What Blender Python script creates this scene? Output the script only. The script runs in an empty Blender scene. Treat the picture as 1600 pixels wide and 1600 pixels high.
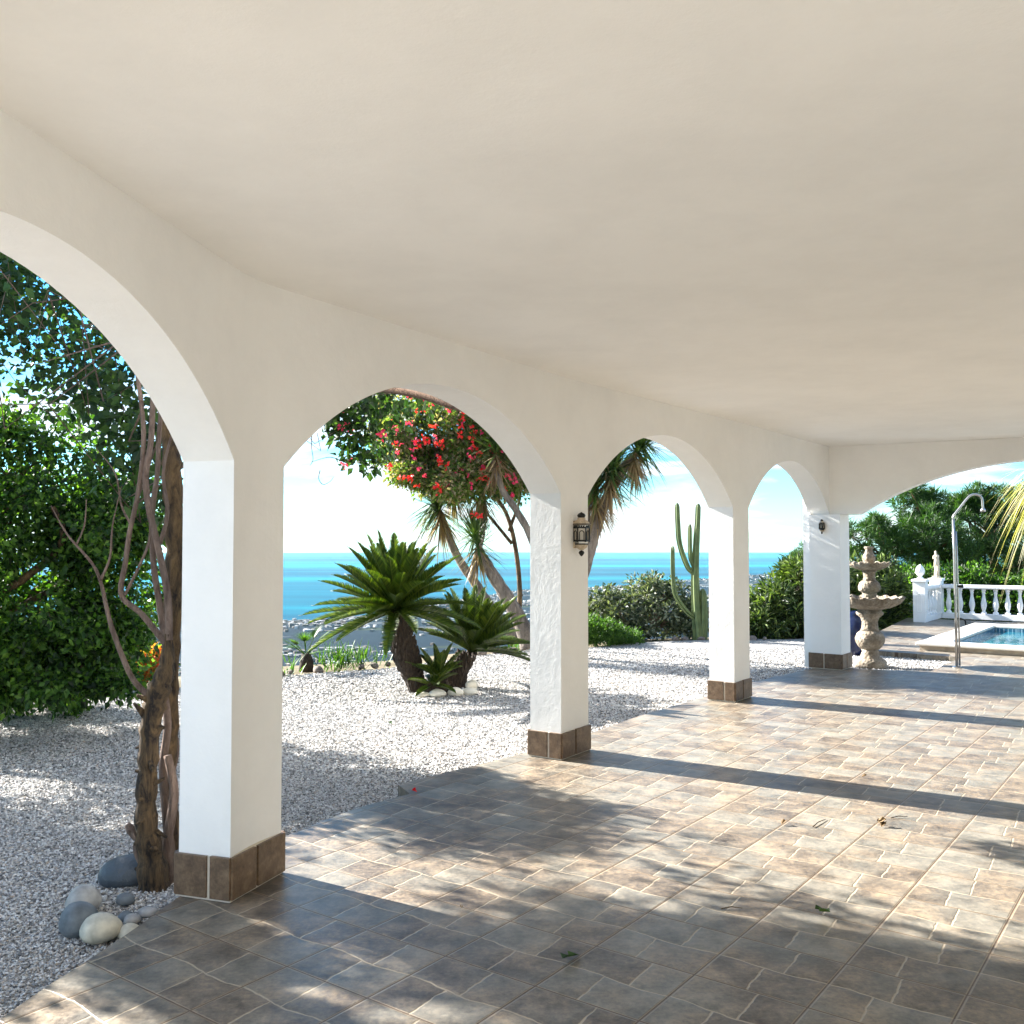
import bpy, bmesh, math, random
import numpy as np
from mathutils import Vector, Matrix
random.seed(7); RNG = np.random.default_rng(7)
C = bpy.context.scene.collection
S = bpy.context.scene
R = math.radians

# ------------------------------------------------------------------ camera, light, exposure
EYE = 1.6; FPX = 1490.0; PITCH = math.atan(50/FPX)
cam = bpy.data.cameras.new('camera'); camo = bpy.data.objects.new('camera', cam); C.objects.link(camo)
camo.location = (0, 0, EYE); camo.rotation_euler = (R(90)+PITCH, 0, 0)
cam.sensor_width = 36; cam.lens = FPX/1600*36; cam.clip_start = .05; cam.clip_end = 90000
S.camera = camo
SX, SY = -.855, .518
SUN_AZ = math.atan2(SX, SY)          # measured clockwise from +Y
SUN_EL = R(27)
w = bpy.data.worlds.new('World'); S.world = w; w.use_nodes = True
nt = w.node_tree; nt.nodes.clear()
def wn(t, **k):
    n = nt.nodes.new(t)
    for a, b in k.items(): setattr(n, a, b)
    return n
sky = wn('ShaderNodeTexSky', sky_type='NISHITA', sun_disc=False, sun_elevation=SUN_EL, sun_rotation=SUN_AZ)
sky.altitude = 250; sky.air_density = 1.0; sky.dust_density = .25; sky.ozone_density = 2.0
tc = wn('ShaderNodeTexCoord'); sep = wn('ShaderNodeSeparateXYZ'); nt.links.new(tc.outputs['Generated'], sep.inputs[0])
def wm(op, a, b=None, c=None, clamp=False):
    n = wn('ShaderNodeMath', operation=op, use_clamp=clamp)
    for i, v in enumerate((a, b, c)):
        if v is None: continue
        if hasattr(v, 'links'): nt.links.new(v, n.inputs[i])
        else: n.inputs[i].default_value = v
    return n.outputs[0]
zz = wm('MAXIMUM', sep.outputs['Z'], 0.0); zd = wm('ADD', zz, .16)
cmb = wn('ShaderNodeCombineXYZ')
nt.links.new(wm('DIVIDE', sep.outputs['X'], zd), cmb.inputs[0]); nt.links.new(wm('DIVIDE', sep.outputs['Y'], zd), cmb.inputs[1])
mp = wn('ShaderNodeMapping'); mp.inputs['Scale'].default_value = (.8, .95, 1); mp.inputs['Location'].default_value = (3.4, 1.3, 0); mp.inputs['Rotation'].default_value = (0, 0, R(10))
nt.links.new(cmb.outputs[0], mp.inputs[0])
ns = wn('ShaderNodeTexNoise'); ns.inputs['Scale'].default_value = 1.15; ns.inputs['Detail'].default_value = 9; ns.inputs['Roughness'].default_value = .55; ns.inputs['Distortion'].default_value = .5
nt.links.new(mp.outputs[0], ns.inputs['Vector'])
cr = wn('ShaderNodeValToRGB'); cr.color_ramp.elements[0].position = .47; cr.color_ramp.elements[1].position = .57
nt.links.new(ns.outputs['Fac'], cr.inputs[0])
hs = wn('ShaderNodeHueSaturation'); hs.inputs['Saturation'].default_value = 1.3; hs.inputs['Value'].default_value = 1.0
hs.inputs['Hue'].default_value = .485
nt.links.new(sky.outputs[0], hs.inputs['Color'])
mixc = wn('ShaderNodeMix', data_type='RGBA'); mixc.inputs['B'].default_value = (3.2, 3.35, 3.5, 1)
nt.links.new(wm('MULTIPLY', cr.outputs[0], .85), mixc.inputs['Factor']); tint = wn('ShaderNodeMix', data_type='RGBA', blend_type='MULTIPLY'); tint.inputs['Factor'].default_value = 1; tint.inputs['B'].default_value = (.33, .60, .80, 1)
nt.links.new(hs.outputs[0], tint.inputs['A']); nt.links.new(tint.outputs['Result'], mixc.inputs['A'])
bg = wn('ShaderNodeBackground'); bg.inputs['Strength'].default_value = .052
nt.links.new(mixc.outputs['Result'], bg.inputs['Color'])
wo = wn('ShaderNodeOutputWorld'); nt.links.new(bg.outputs[0], wo.inputs[0])
sd = Vector((SX*math.cos(SUN_EL), SY*math.cos(SUN_EL), math.sin(SUN_EL))).normalized()
sl = bpy.data.lights.new('sun', 'SUN'); sl.energy = 3.3; sl.angle = R(.5); sl.color = (1, .955, .89)
slo = bpy.data.objects.new('sun', sl); C.objects.link(slo); slo.rotation_euler = sd.to_track_quat('Z', 'Y').to_euler()
S.view_settings.view_transform = 'Standard'; S.view_settings.look = 'None'; S.view_settings.gamma = 1
S.view_settings.exposure = 3.17
S.render.engine = 'CYCLES'
S.cycles.max_bounces = 10; S.cycles.diffuse_bounces = 6; S.cycles.transparent_max_bounces = 12

# ------------------------------------------------------------------ pixel -> world helpers
_cp, _sp = math.cos(PITCH), math.sin(PITCH)
def ray(px, py):
    a = (px-800)/FPX; b = (800-py)/FPX
    return Vector((a, _cp - b*_sp, _sp + b*_cp))
def at(px, py, d):
    r = ray(px, py); return Vector((0, 0, EYE)) + r*(d/r.y)
def gr(px, py, z=0.0):
    r = ray(px, py); t = (z-EYE)/r.z
    return Vector((r.x*t, r.y*t, z))
GZ = -.08
TH = R(36.3); E1 = Vector((math.sin(TH), math.cos(TH), 0)); E2 = Vector((math.cos(TH), -math.sin(TH), 0))

# ------------------------------------------------------------------ material helpers
class NV:
    def __init__(s, m, o): s.m = m; s.o = o
    def _b(s, op, *a, clamp=False):
        n = s.m.nodes.new('ShaderNodeMath'); n.operation = op; n.use_clamp = clamp
        for i, v in enumerate((s,)+a):
            if isinstance(v, NV): s.m.links.new(v.o, n.inputs[i])
            else: n.inputs[i].default_value = v
        return NV(s.m, n.outputs[0])
    def __add__(s, b): return s._b('ADD', b)
    def __sub__(s, b): return s._b('SUBTRACT', b)
    def __mul__(s, b): return s._b('MULTIPLY', b)
    def __truediv__(s, b): return s._b('DIVIDE', b)
    def floor(s): return s._b('FLOOR')
    def abs(s): return s._b('ABSOLUTE')
    def sin(s): return s._b('SINE')
    def lt(s, b): return s._b('LESS_THAN', b)
    def gt(s, b): return s._b('GREATER_THAN', b)
    def mn(s, b): return s._b('MINIMUM', b)
    def mx(s, b): return s._b('MAXIMUM', b)
    def mr(s, a, b, c=0., d=1.):
        n = s.m.nodes.new('ShaderNodeMapRange'); n.interpolation_type = 'SMOOTHSTEP'
        s.m.links.new(s.o, n.inputs[0])
        for i, v in enumerate((a, b, c, d)): n.inputs[i+1].default_value = v
        return NV(s.m, n.outputs[0])
class Mat:
    def __init__(s, name):
        s.mat = bpy.data.materials.new(name); s.mat.use_nodes = True; s.t = s.mat.node_tree
        s.nodes = s.t.nodes; s.links = s.t.links; s.nodes.clear()
        s.out = s.nodes.new('ShaderNodeOutputMaterial')
    def n(s, t, **k):
        x = s.nodes.new(t)
        for a, b in k.items(): setattr(x, a, b)
        return x
    def setv(s, inp, v):
        if isinstance(v, NV): s.links.new(v.o, inp)
        elif hasattr(v, 'links') and hasattr(v, 'is_output'): s.links.new(v, inp)
        else:
            if isinstance(v, (tuple, list)) and len(v) == 3 and inp.type == 'RGBA': v = (*v, 1)
            inp.default_value = v
    def obj(s): return s.n('ShaderNodeTexCoord').outputs['Object']
    def noise(s, scale, detail=4, rough=.5, vec=None, dist=0):
        x = s.n('ShaderNodeTexNoise'); x.inputs['Scale'].default_value = scale; x.inputs['Detail'].default_value = detail
        x.inputs['Roughness'].default_value = rough; x.inputs['Distortion'].default_value = dist
        s.setv(x.inputs['Vector'], vec if vec is not None else s.obj())
        return NV(s, x.outputs['Fac'])
    def mapv(s, scale=(1, 1, 1), rot=0, loc=(0, 0, 0)):
        x = s.n('ShaderNodeMapping'); x.inputs['Scale'].default_value = scale; x.inputs['Rotation'].default_value = (0, 0, rot); x.inputs['Location'].default_value = loc
        s.links.new(s.obj(), x.inputs[0]); return x.outputs[0]
    def vor(s, scale, feature='F1', vec=None):
        x = s.n('ShaderNodeTexVoronoi', feature=feature); x.inputs['Scale'].default_value = scale
        s.setv(x.inputs['Vector'], vec if vec is not None else s.obj()); return x
    def ramp(s, fac, stops, interp='LINEAR'):
        x = s.n('ShaderNodeValToRGB'); x.color_ramp.interpolation = interp
        e = x.color_ramp.elements
        while len(e) < len(stops): e.new(.5)
        for i, (p, c) in enumerate(stops): e[i].position = p; e[i].color = (*c, 1)
        s.setv(x.inputs[0], fac); return x.outputs[0]
    def mix(s, f, a, b, mode='MIX'):
        x = s.n('ShaderNodeMix', data_type='RGBA', blend_type=mode)
        s.setv(x.inputs['Factor'], f); s.setv(x.inputs['A'], a); s.setv(x.inputs['B'], b)
        return x.outputs['Result']
    def bump(s, h, strength=.3, dist=.01, nrm=None):
        x = s.n('ShaderNodeBump'); x.inputs['Strength'].default_value = strength; x.inputs['Distance'].default_value = dist
        s.setv(x.inputs['Height'], h)
        if nrm is not None: s.links.new(nrm, x.inputs['Normal'])
        return x.outputs[0]
    def bsdf(s, col, rough=.6, nrm=None, **k):
        x = s.n('ShaderNodeBsdfPrincipled'); s.setv(x.inputs['Base Color'], col); s.setv(x.inputs['Roughness'], rough)
        if nrm is not None: s.links.new(nrm, x.inputs['Normal'])
        for a, b in k.items(): s.setv(x.inputs[a.replace('_', ' ')], b)
        s.links.new(x.outputs[0], s.out.inputs[0]); return x
    def island(s): return NV(s, s.n('ShaderNodeNewGeometry').outputs['Random Per Island'])

def simple(name, col, rough=.6, var=.25, nscale=8, bump=.2, bdist=.01, metal=0.):
    m = Mat(name); f = m.noise(nscale, 6, .6)
    lo = tuple(max(0, c*(1-var)) for c in col); hi = tuple(min(1, c*(1+var)) for c in col)
    m.bsdf(m.ramp(f, [(.3, lo), (.7, hi)]), rough, m.bump(m.noise(nscale*5, 6, .6), bump, bdist), Metallic=metal)
    return m.mat
def leafmat(name, cols, trans=.35, rough=.5):
    m = Mat(name); f = m.island(); f2 = m.noise(1.3, 2)
    n_ = len(cols); c = m.ramp(f*.75 + f2*.3, [(.08+.84*i/(n_-1), cc) for i, cc in enumerate(cols)])
    p = m.n('ShaderNodeBsdfPrincipled'); m.setv(p.inputs['Base Color'], c); p.inputs['Roughness'].default_value = rough
    p.inputs['Specular IOR Level'].default_value = .35
    t = m.n('ShaderNodeBsdfTranslucent'); br = m.mix(1.0, c, (1.7, 1.9, .6), 'MULTIPLY'); m.links.new(br, t.inputs[0])
    x = m.n('ShaderNodeMixShader'); x.inputs[0].default_value = trans
    m.links.new(p.outputs[0], x.inputs[1]); m.links.new(t.outputs[0], x.inputs[2]); m.links.new(x.outputs[0], m.out.inputs[0])
    return m.mat

# ---- plaster
def plaster(name, col, bump=.25, scale=1.0):
    m = Mat(name)
    a = m.noise(3.0*scale, 5, .6); b = m.noise(22*scale, 5, .65); c = m.noise(90, 3, .6)
    h = a*.8 + b*.3 + c*.14
    n_ = m.bump(h, bump, .03)
    st = m.noise(1.2, 6, .7)
    m.bsdf(m.ramp(st, [(.3, tuple(x*.93 for x in col)), (.6, col)]), .75, n_, Specular_IOR_Level=.2)
    return m.mat
M_wall = plaster('white_plaster', (.89, .875, .845), .22)
M_ceil = plaster('ceiling_plaster', (.89, .875, .845), .16, .8)
M_white = simple('white_paint', (.8, .8, .79), .5, .05, 6, .15, .004)
M_dark = simple('dark_metal', (.02, .018, .016), .4, .3, 20, .1, .002, .6)
# ---- patio tiles
def tilemat():
    m = Mat('patio_tile'); sx = m.n('ShaderNodeSeparateXYZ'); m.links.new(m.obj(), sx.inputs[0])
    X = NV(m, sx.outputs[0]); Y = NV(m, sx.outputs[1]); T = .425
    p0 = gr(696, 1494)
    u = ((X-p0.x)*E1.x + (Y-p0.y)*E1.y)/T; v = ((X-p0.x)*E2.x + (Y-p0.y)*E2.y)/T
    iu = u.floor(); iv = v.floor(); fu = u-iu; fv = v-iv
    wn1 = m.n('ShaderNodeTexWhiteNoise', noise_dimensions='2D'); cx = m.n('ShaderNodeCombineXYZ')
    m.setv(cx.inputs[0], iu); m.setv(cx.inputs[1], iv); m.links.new(cx.outputs[0], wn1.inputs['Vector'])
    rs = m.n('ShaderNodeSeparateColor'); m.links.new(wn1.outputs['Color'], rs.inputs[0])
    r1, r2, r3 = (NV(m, rs.outputs[i]) for i in range(3))
    wob = (m.noise(16, 2)-.5)*.04
    # real joints between tiles
    du = (fu._b('MINIMUM', (fu*-1.0)+1.0)); dv = (fv._b('MINIMUM', (fv*-1.0)+1.0))
    dj = du.mn(dv)
    # printed joints
    u0 = (fv*6.283 + r1*2.0).sin()*.022 + .5
    dw = (fu + wob - u0).abs()
    low = (fu-u0).lt(0.0)
    w1 = r2*.14 + .36; w2 = r3*.14 + .52
    ww = low*w1 + ((low*-1.0)+1.0)*w2
    slant = (fu-.5)*.07
    ds = (fv + slant + wob*1.2 - ww).abs()
    wd = m.noise(14, 2)*.012 + .002
    dp = dw.mn(ds)
    printed = (dp - wd).mr(-.004, .006, 1, 0)
    edgel = dj.mr(.012, .024, 1, 0); joint = dj.mr(.005, .009, 1, 0)
    # stone colours
    cx2 = m.n('ShaderNodeCombineXYZ'); m.setv(cx2.inputs[0], iu + low*.37); m.setv(cx2.inputs[1], iv + (fv+slant-ww).gt(0.0)*.51)
    wn2 = m.n('ShaderNodeTexWhiteNoise', noise_dimensions='2D'); m.links.new(cx2.outputs[0], wn2.inputs['Vector'])
    rv = NV(m, wn2.outputs['Value'])
    n1 = m.noise(6.5, 6, .65); n2 = m.noise(45, 5, .7); n3 = m.noise(3.2, 3, .5, m.mapv(loc=(5, 9, 0)))
    fac = n1*.62 + n2*.5 + rv*.12 - .13
    c1 = m.ramp(fac, [(.32, (.060, .048, .037)), (.45, (.150, .120, .090)), (.55, (.25, .196, .138)), (.68, (.38, .29, .19))])
    c2 = m.ramp(fac, [(.32, (.066, .062, .055)), (.5, (.17, .157, .13)), (.70, (.31, .275, .22))])
    col = m.mix((n3 + rv*.3).mr(.5, .8), c1, c2)
    col = m.mix(printed*.85, col, (.40, .33, .24))
    col = m.mix(edgel*.6, col, (.33, .26, .18))
    col = m.mix(joint, col, (.10, .065, .04))
    h = n1*.4 + n2*.3 - printed*.4 - edgel*.35 - joint*.7 + dp.mr(0, .09, 0, .25)
    rough = n2.mr(.3, .7, .32, .5)
    m.bsdf(col, rough, m.bump(h, .55, .008), Specular_IOR_Level=.3)
    return m.mat
M_tile = tilemat()
def gravelmat():
    m = Mat('gravel'); v1 = m.vor(48); v2 = m.vor(48, 'DISTANCE_TO_EDGE')
    sc = m.n('ShaderNodeSeparateColor'); m.links.new(v1.outputs['Color'], sc.inputs[0])
    r1 = NV(m, sc.outputs[0]); big = m.noise(.7, 3)
    c = m.ramp(r1, [(0, (.15, .145, .14)), (.25, (.34, .33, .31)), (.6, (.52, .505, .48)), (1, (.66, .65, .63))])
    c = m.mix(big.mr(.45, .75, 0, .35), c, (.50, .45, .38))
    d = NV(m, v2.outputs[0])
    c = m.mix(d.mr(0, .12, .75, 0), c, (.16, .14, .12))
    m.bsdf(c, .85, m.bump(d.mr(0, .35) + r1*.5, .9, .012)); return m.mat
M_gravel = gravelmat()
def chipmat():
    m = Mat('marble_chip'); r = m.island()
    c = m.ramp(r, [(0, (.08, .08, .078)), (.2, (.26, .25, .235)), (.5, (.47, .46, .44)), (.85, (.68, .67, .65)), (1, (.44, .36, .28))])
    m.bsdf(c, .8); return m.mat
M_chip = chipmat()
def barkmat(name, lo, hi, sc=14):
    m = Mat(name); v = m.mapv((1, 1, .25)); f = m.noise(sc, 7, .7, v, .6); g = m.noise(3, 3)
    m.bsdf(m.ramp(f*.8+g*.25, [(.42, lo), (.68, hi)]), .9, m.bump(f, 1.0, .06)); return m.mat
M_bark = barkmat('brown_bark', (.012, .007, .004), (.23, .14, .06), 26)
M_bark2 = barkmat('vine_stem_bark', (.12, .075, .055), (.30, .21, .16), 30)
M_ybark = barkmat('yucca_bark', (.10, .08, .065), (.30, .25, .20), 18)
M_cybark = barkmat('cycad_bark', (.015, .01, .007), (.12, .08, .05), 60)
L_bush = leafmat('bush_leaf', [(.006, .018, .004), (.016, .048, .008), (.045, .11, .014), (.12, .22, .03)], .38)
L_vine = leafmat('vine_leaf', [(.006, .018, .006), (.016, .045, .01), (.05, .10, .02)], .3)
L_vine2 = leafmat('sunlit_vine_leaf', [(.018, .045, .010), (.055, .11, .02), (.13, .20, .04), (.19, .15, .09), (.34, .28, .20)], .42)  # far vine's sunlit look put into paler leaf colours, with tan twig tones
L_yucca = leafmat('yucca_leaf', [(.012, .028, .008), (.035, .075, .015), (.10, .15, .035)], .25)
L_dead = leafmat('dead_leaf', [(.10, .06, .03), (.20, .13, .07), (.32, .24, .14)], .2)
L_cycad = leafmat('cycad_leaf', [(.013, .030, .004), (.038, .070, .008), (.10, .13, .014)], .22, .42)
L_sil = leafmat('silver_leaf', [(.012, .022, .010), (.04, .06, .03), (.10, .12, .07), (.28, .30, .22)], .2)
L_ole = leafmat('oleander_leaf', [(.006, .015, .004), (.022, .045, .01), (.07, .11, .025), (.20, .26, .08)], .2)
L_green = leafmat('bright_leaf', [(.012, .04, .006), (.04, .10, .012), (.10, .19, .025)], .3)
L_pine = leafmat('pine_needle', [(.007, .024, .006), (.024, .066, .012), (.07, .145, .025)], .25)
L_straw = leafmat('straw_leaf', [(.12, .14, .05), (.35, .30, .14), (.55, .47, .28)], .35)
F_red = leafmat('red_bract', [(.55, .006, .015), (.72, .02, .03), (.75, .06, .06)], .4)
F_pink = leafmat('magenta_bract', [(.5, .01, .08), (.7, .03, .15), (.75, .08, .2)], .4)
F_org = leafmat('orange_leaf', [(.20, .22, .03), (.45, .16, .04), (.55, .06, .03)], .4)

# ------------------------------------------------------------------ mesh helpers
def tag(o, label=None, cat=None, group=None, kind=None):
    if label: o['label'] = label
    if cat: o['category'] = cat
    if group: o['group'] = group
    if kind: o['kind'] = kind
    return o
def np_mesh(name, V, F, mat=None, parent=None, smooth=False):
    """V (n,3) and F list of (m,k) arrays"""
    if not isinstance(F, list): F = [F]
    F = [np.asarray(f, dtype=np.int32) for f in F if len(f)]
    me = bpy.data.meshes.new(name); V = np.asarray(V, dtype=np.float32)
    me.vertices.add(len(V)); me.vertices.foreach_set('co', V.ravel())
    nl = sum(f.size for f in F); npoly = sum(len(f) for f in F)
    me.loops.add(nl); me.loops.foreach_set('vertex_index', np.concatenate([f.ravel() for f in F]))
    me.polygons.add(npoly); st = []; o = 0
    for f in F:
        st.append(o + np.arange(len(f))*f.shape[1]); o += f.size
    me.polygons.foreach_set('loop_start', np.concatenate(st).astype(np.int32))
    me.polygons.foreach_set('use_smooth', np.full(npoly, smooth))
    me.update(calc_edges=True); me.validate()
    if mat: me.materials.append(mat)
    ob = bpy.data.objects.new(name, me); C.objects.link(ob)
    if parent: ob.parent = parent
    return ob
def empty(name, loc=(0, 0, 0), rz=0):
    o = bpy.data.objects.new(name, None); C.objects.link(o); o.location = loc; o.rotation_euler = (0, 0, rz); o.empty_display_size = .2
    return o
class MB:
    def __init__(s): s.v = []; s.q = []; s.t = []; s.p = []
    def add(s, V, F):
        o = len(s.v); s.v.extend([tuple(x) for x in V])
        for f in F:
            g = tuple(i+o for i in f)
            (s.q if len(g) == 4 else s.t if len(g) == 3 else s.p).append(g)
        return s
    def box(s, c, size, rz=0, M=None):
        V = []
        cz, sz_ = math.cos(rz), math.sin(rz)
        for dz in (-.5, .5):
            for dx, dy in ((-.5, -.5), (.5, -.5), (.5, .5), (-.5, .5)):
                x, y = dx*size[0], dy*size[1]
                V.append((c[0]+x*cz-y*sz_, c[1]+x*sz_+y*cz, c[2]+dz*size[2]))
        if M is not None: V = [M @ Vector(v) for v in V]
        return s.add(V, [(3, 2, 1, 0), (4, 5, 6, 7), (0, 1, 5, 4), (1, 2, 6, 5), (2, 3, 7, 6), (3, 0, 4, 7)])
    def prism(s, poly, z0, z1):
        n = len(poly); V = [(p[0], p[1], z0) for p in poly]+[(p[0], p[1], z1) for p in poly]
        F = [(i, (i+1) % n, n+(i+1) % n, n+i) for i in range(n)] + [tuple(range(n))[::-1], tuple(range(n, 2*n))]
        return s.add(V, F)
    def tube(s, P, rad, n=8, cap=True, star=0.):
        P = [Vector(p) for p in P]; m = len(P)
        if not hasattr(rad, '__len__'): rad = [rad]*m
        V = []; prev = None
        for i, p in enumerate(P):
            t = (P[min(i+1, m-1)]-P[max(i-1, 0)]).normalized()
            if prev is None:
                a = Vector((1, 0, 0)) if abs(t.x) < .8 else Vector((0, 1, 0)); a = (a - t*a.dot(t)).normalized()
            else: a = (prev - t*prev.dot(t)).normalized()
            prev = a; b = t.cross(a)
            for k in range(n):
                an = 2*math.pi*k/n; r = rad[i]*(1 if (k % 2 == 0 or not star) else 1-star)
                V.append(p + (a*math.cos(an)+b*math.sin(an))*r)
        F = [(i*n+k, i*n+(k+1) % n, (i+1)*n+(k+1) % n, (i+1)*n+k) for i in range(m-1) for k in range(n)]
        if cap: F += [tuple(range(n))[::-1], tuple(range((m-1)*n, m*n))]
        return s.add(V, F)
    def lathe(s, prof, c=(0, 0, 0), n=32, fr=None, caps=True):
        V = []
        for i, (r, z) in enumerate(prof):
            for k in range(n):
                a = 2*math.pi*k/n; rr, zz2 = (r, z) if fr is None else fr(i, r, z, a)
                V.append((c[0]+rr*math.cos(a), c[1]+rr*math.sin(a), c[2]+zz2))
        m = len(prof)
        F = [(i*n+k, i*n+(k+1) % n, (i+1)*n+(k+1) % n, (i+1)*n+k) for i in range(m-1) for k in range(n)]
        if caps: F += [tuple(range(n))[::-1], tuple(range((m-1)*n, m*n))]
        return s.add(V, F)
    def build(s, name, mat, parent=None, smooth=False, bevel=0):
        me = bpy.data.meshes.new(name); me.from_pydata(s.v, [], s.q+s.t+s.p); me.materials.append(mat)
        bm = bmesh.new(); bm.from_mesh(me); bmesh.ops.recalc_face_normals(bm, faces=bm.faces); bm.to_mesh(me); bm.free()
        if smooth: me.polygons.foreach_set('use_smooth', [True]*len(me.polygons))
        ob = bpy.data.objects.new(name, me); C.objects.link(ob)
        if parent: ob.parent = parent
        if bevel:
            b = ob.modifiers.new('bevel', 'BEVEL'); b.width = bevel; b.segments = 3; b.limit_method = 'ANGLE'; b.harden_normals = False
        return ob
def smoothpath(P, n=6):
    P = [Vector(p) for p in P]; out = []
    for i in range(len(P)-1):
        p0 = P[max(i-1, 0)]; p1 = P[i]; p2 = P[i+1]; p3 = P[min(i+2, len(P)-1)]
        for k in range(n):
            t = k/n
            out.append(.5*((2*p1)+(-p0+p2)*t+(2*p0-5*p1+4*p2-p3)*t*t+(-p0+3*p1-3*p2+p3)*t**3))
    out.append(P[-1]); return out
def rads(vals, m):
    return list(np.interp(np.linspace(0, len(vals)-1, m), range(len(vals)), vals))

def unit(n):
    v = RNG.normal(size=(n, 3)); return v/np.linalg.norm(v, axis=1, keepdims=True)
def leafverts(P, D, L, W, droop=0.0):
    """diamond leaves: base P, direction D, length L, width W, slightly folded"""
    n = len(P); rnd = unit(n); side = np.cross(D, rnd); side /= np.linalg.norm(side, axis=1, keepdims=True)+1e-9
    nrm = np.cross(D, side); L = np.broadcast_to(L, (n,))[:, None]; W = np.broadcast_to(W, (n,))[:, None]
    mid = P + D*L*.45
    a = mid + side*W*.5 + nrm*W*.18; b = mid - side*W*.5 + nrm*W*.18
    tip = P + D*L; tip[:, 2] -= droop*L[:, 0]
    V = np.stack([P, a, tip, b], 1).reshape(-1, 3)
    F = np.arange(n*4).reshape(-1, 4)
    # two triangles sharing the fold
    T = np.concatenate([F[:, [0, 1, 2]], F[:, [0, 2, 3]]])
    return V, T
def clump_points(cl, shell=.55):
    """cl: list of (centre, (rx,ry,rz), n) -> points, outward dirs"""
    Ps, Ds = [], []
    for c, r, n in cl:
        r = np.array(r if hasattr(r, '__len__') else (r, r, r)); d = unit(n)
        rad = shell + (1-shell)*RNG.random((n, 1))**.6
        rad = rad*(1+.18*RNG.normal(size=(n, 1)))
        Ps.append(np.array(c)+d*r*rad); Ds.append(d)
    return np.concatenate(Ps), np.concatenate(Ds)
def subclumps(c, r, k, rr, n, shell=.5, zmin=None):
    """k smaller clumps spread through an ellipsoid"""
    d = unit(k); r = np.array(r); rad = shell+(1-shell)*RNG.random((k, 1))
    P = np.array(c)+d*r*rad; out = []
    for p in P:
        if zmin is not None and p[2] < zmin: p[2] = zmin + RNG.random()*.2
        q = rr*(.6+.8*RNG.random()); out.append((p, (q, q, q*.8), int(n*(q/rr)**2)))
    return out
def foliage(name, cl, L, W, mat, parent, up=.3, shell=.3, droop=.1, jitter=.8):
    P, D = clump_points(cl, shell)
    n = len(P); d = D + unit(n)*jitter; d[:, 2] += up; d /= np.linalg.norm(d, axis=1, keepdims=True)
    s = .65+.7*RNG.random(n)
    V, F = leafverts(P, d, L*s, W*s, droop)
    return np_mesh(name, V, F, mat, parent)
def twigs(name, root, cl, mat, parent, r0=.02, wob=.15, n=6):
    mb = MB()
    for c, r, k in cl:
        c = Vector(c); a = Vector(root) if not isinstance(root, list) else min([Vector(x) for x in root], key=lambda q: (q-c).length)
        pts = [a.lerp(c, t) + Vector(np.random.default_rng(int(abs(c.x*1e4))+int(t*100)).normal(size=3))*wob*math.sin(math.pi*t)*(c-a).length*.3 for t in np.linspace(0, 1, n)]
        mb.tube(pts, rads([r0, r0*.6, r0*.25], n), 5)
    return mb.build(name, mat, parent, True)

# ------------------------------------------------------------------ ground, sea, town
EDGE_PX = [(-500, 1130), (-250, 1120), (0, 1103), (170, 1082), (280, 1074), (440, 1054), (600, 1044), (700, 1031), (830, 1013), (920, 1009), (1000, 1002), (1100, 998), (1260, 998), (1400, 990), (1600, 985)]
edge = [gr(x, y, GZ) for x, y in EDGE_PX]
ea = [math.atan2(p.x, p.y) for p in edge]; er = [math.hypot(p.x, p.y) for p in edge]
COAST = [(-600, 975), (436, 972), (530, 968), (640, 954), (764, 931), (825, 922), (918, 919), (1000, 914), (1100, 905), (1200, 898), (1400, 893), (1700, 889), (2200, 885)]
HS = 248.0
ca = [math.atan2((x-800)/FPX, 1) for x, y in COAST]; cr_ = [HS*FPX/(y-850)/math.cos(math.atan2((x-800)/FPX, 1)) for x, y in COAST]
def Redge(a): return float(np.interp(a, ea, er, left=14, right=26))
def Rcoast(a): return float(np.interp(a, ca, cr_))
def hillz(a, r):
    e = Redge(a)
    if r <= e: return GZ-.05
    t = r-e; z = -.05 - t*.10 if t < 3 else -.35-(t-3)*.42
    return max(z, -HS+EYE+4)
na = 240; angs = np.linspace(-math.pi, math.pi, na, endpoint=False); V = [(0, 0, GZ-.05)]; rows = []
fr_in = [.3, .6, .85, 1.0]; offs = [1, 3, 6, 12, 25, 60, 120, 250, 420, 560, 700]; fr_pl = [.3, .5, .7, .85, .95, 1.0, 1.004]
for a in angs:
    e = Redge(a); rc = Rcoast(a); row = []
    rr = [e*f for f in fr_in]+[e+o for o in offs]; r0 = rr[-1]
    rr += [r0+(rc-r0)*f for f in fr_pl]
    for i, r in enumerate(rr):
        z = hillz(a, r)
        if i > len(fr_in)+6: z += 1.0*math.sin(r*.01+a*40)
        if i == len(rr)-1: z = -HS+EYE-12
        row.append(len(V)); V.append((r*math.sin(a), r*math.cos(a), z))
    rows.append(row)
F4 = []; F3 = []
for i in range(na):
    A = rows[i]; B = rows[(i+1) % na]
    F3.append((0, A[0], B[0]))
    for k in range(len(A)-1): F4.append((A[k], A[k+1], B[k+1], B[k]))
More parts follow.
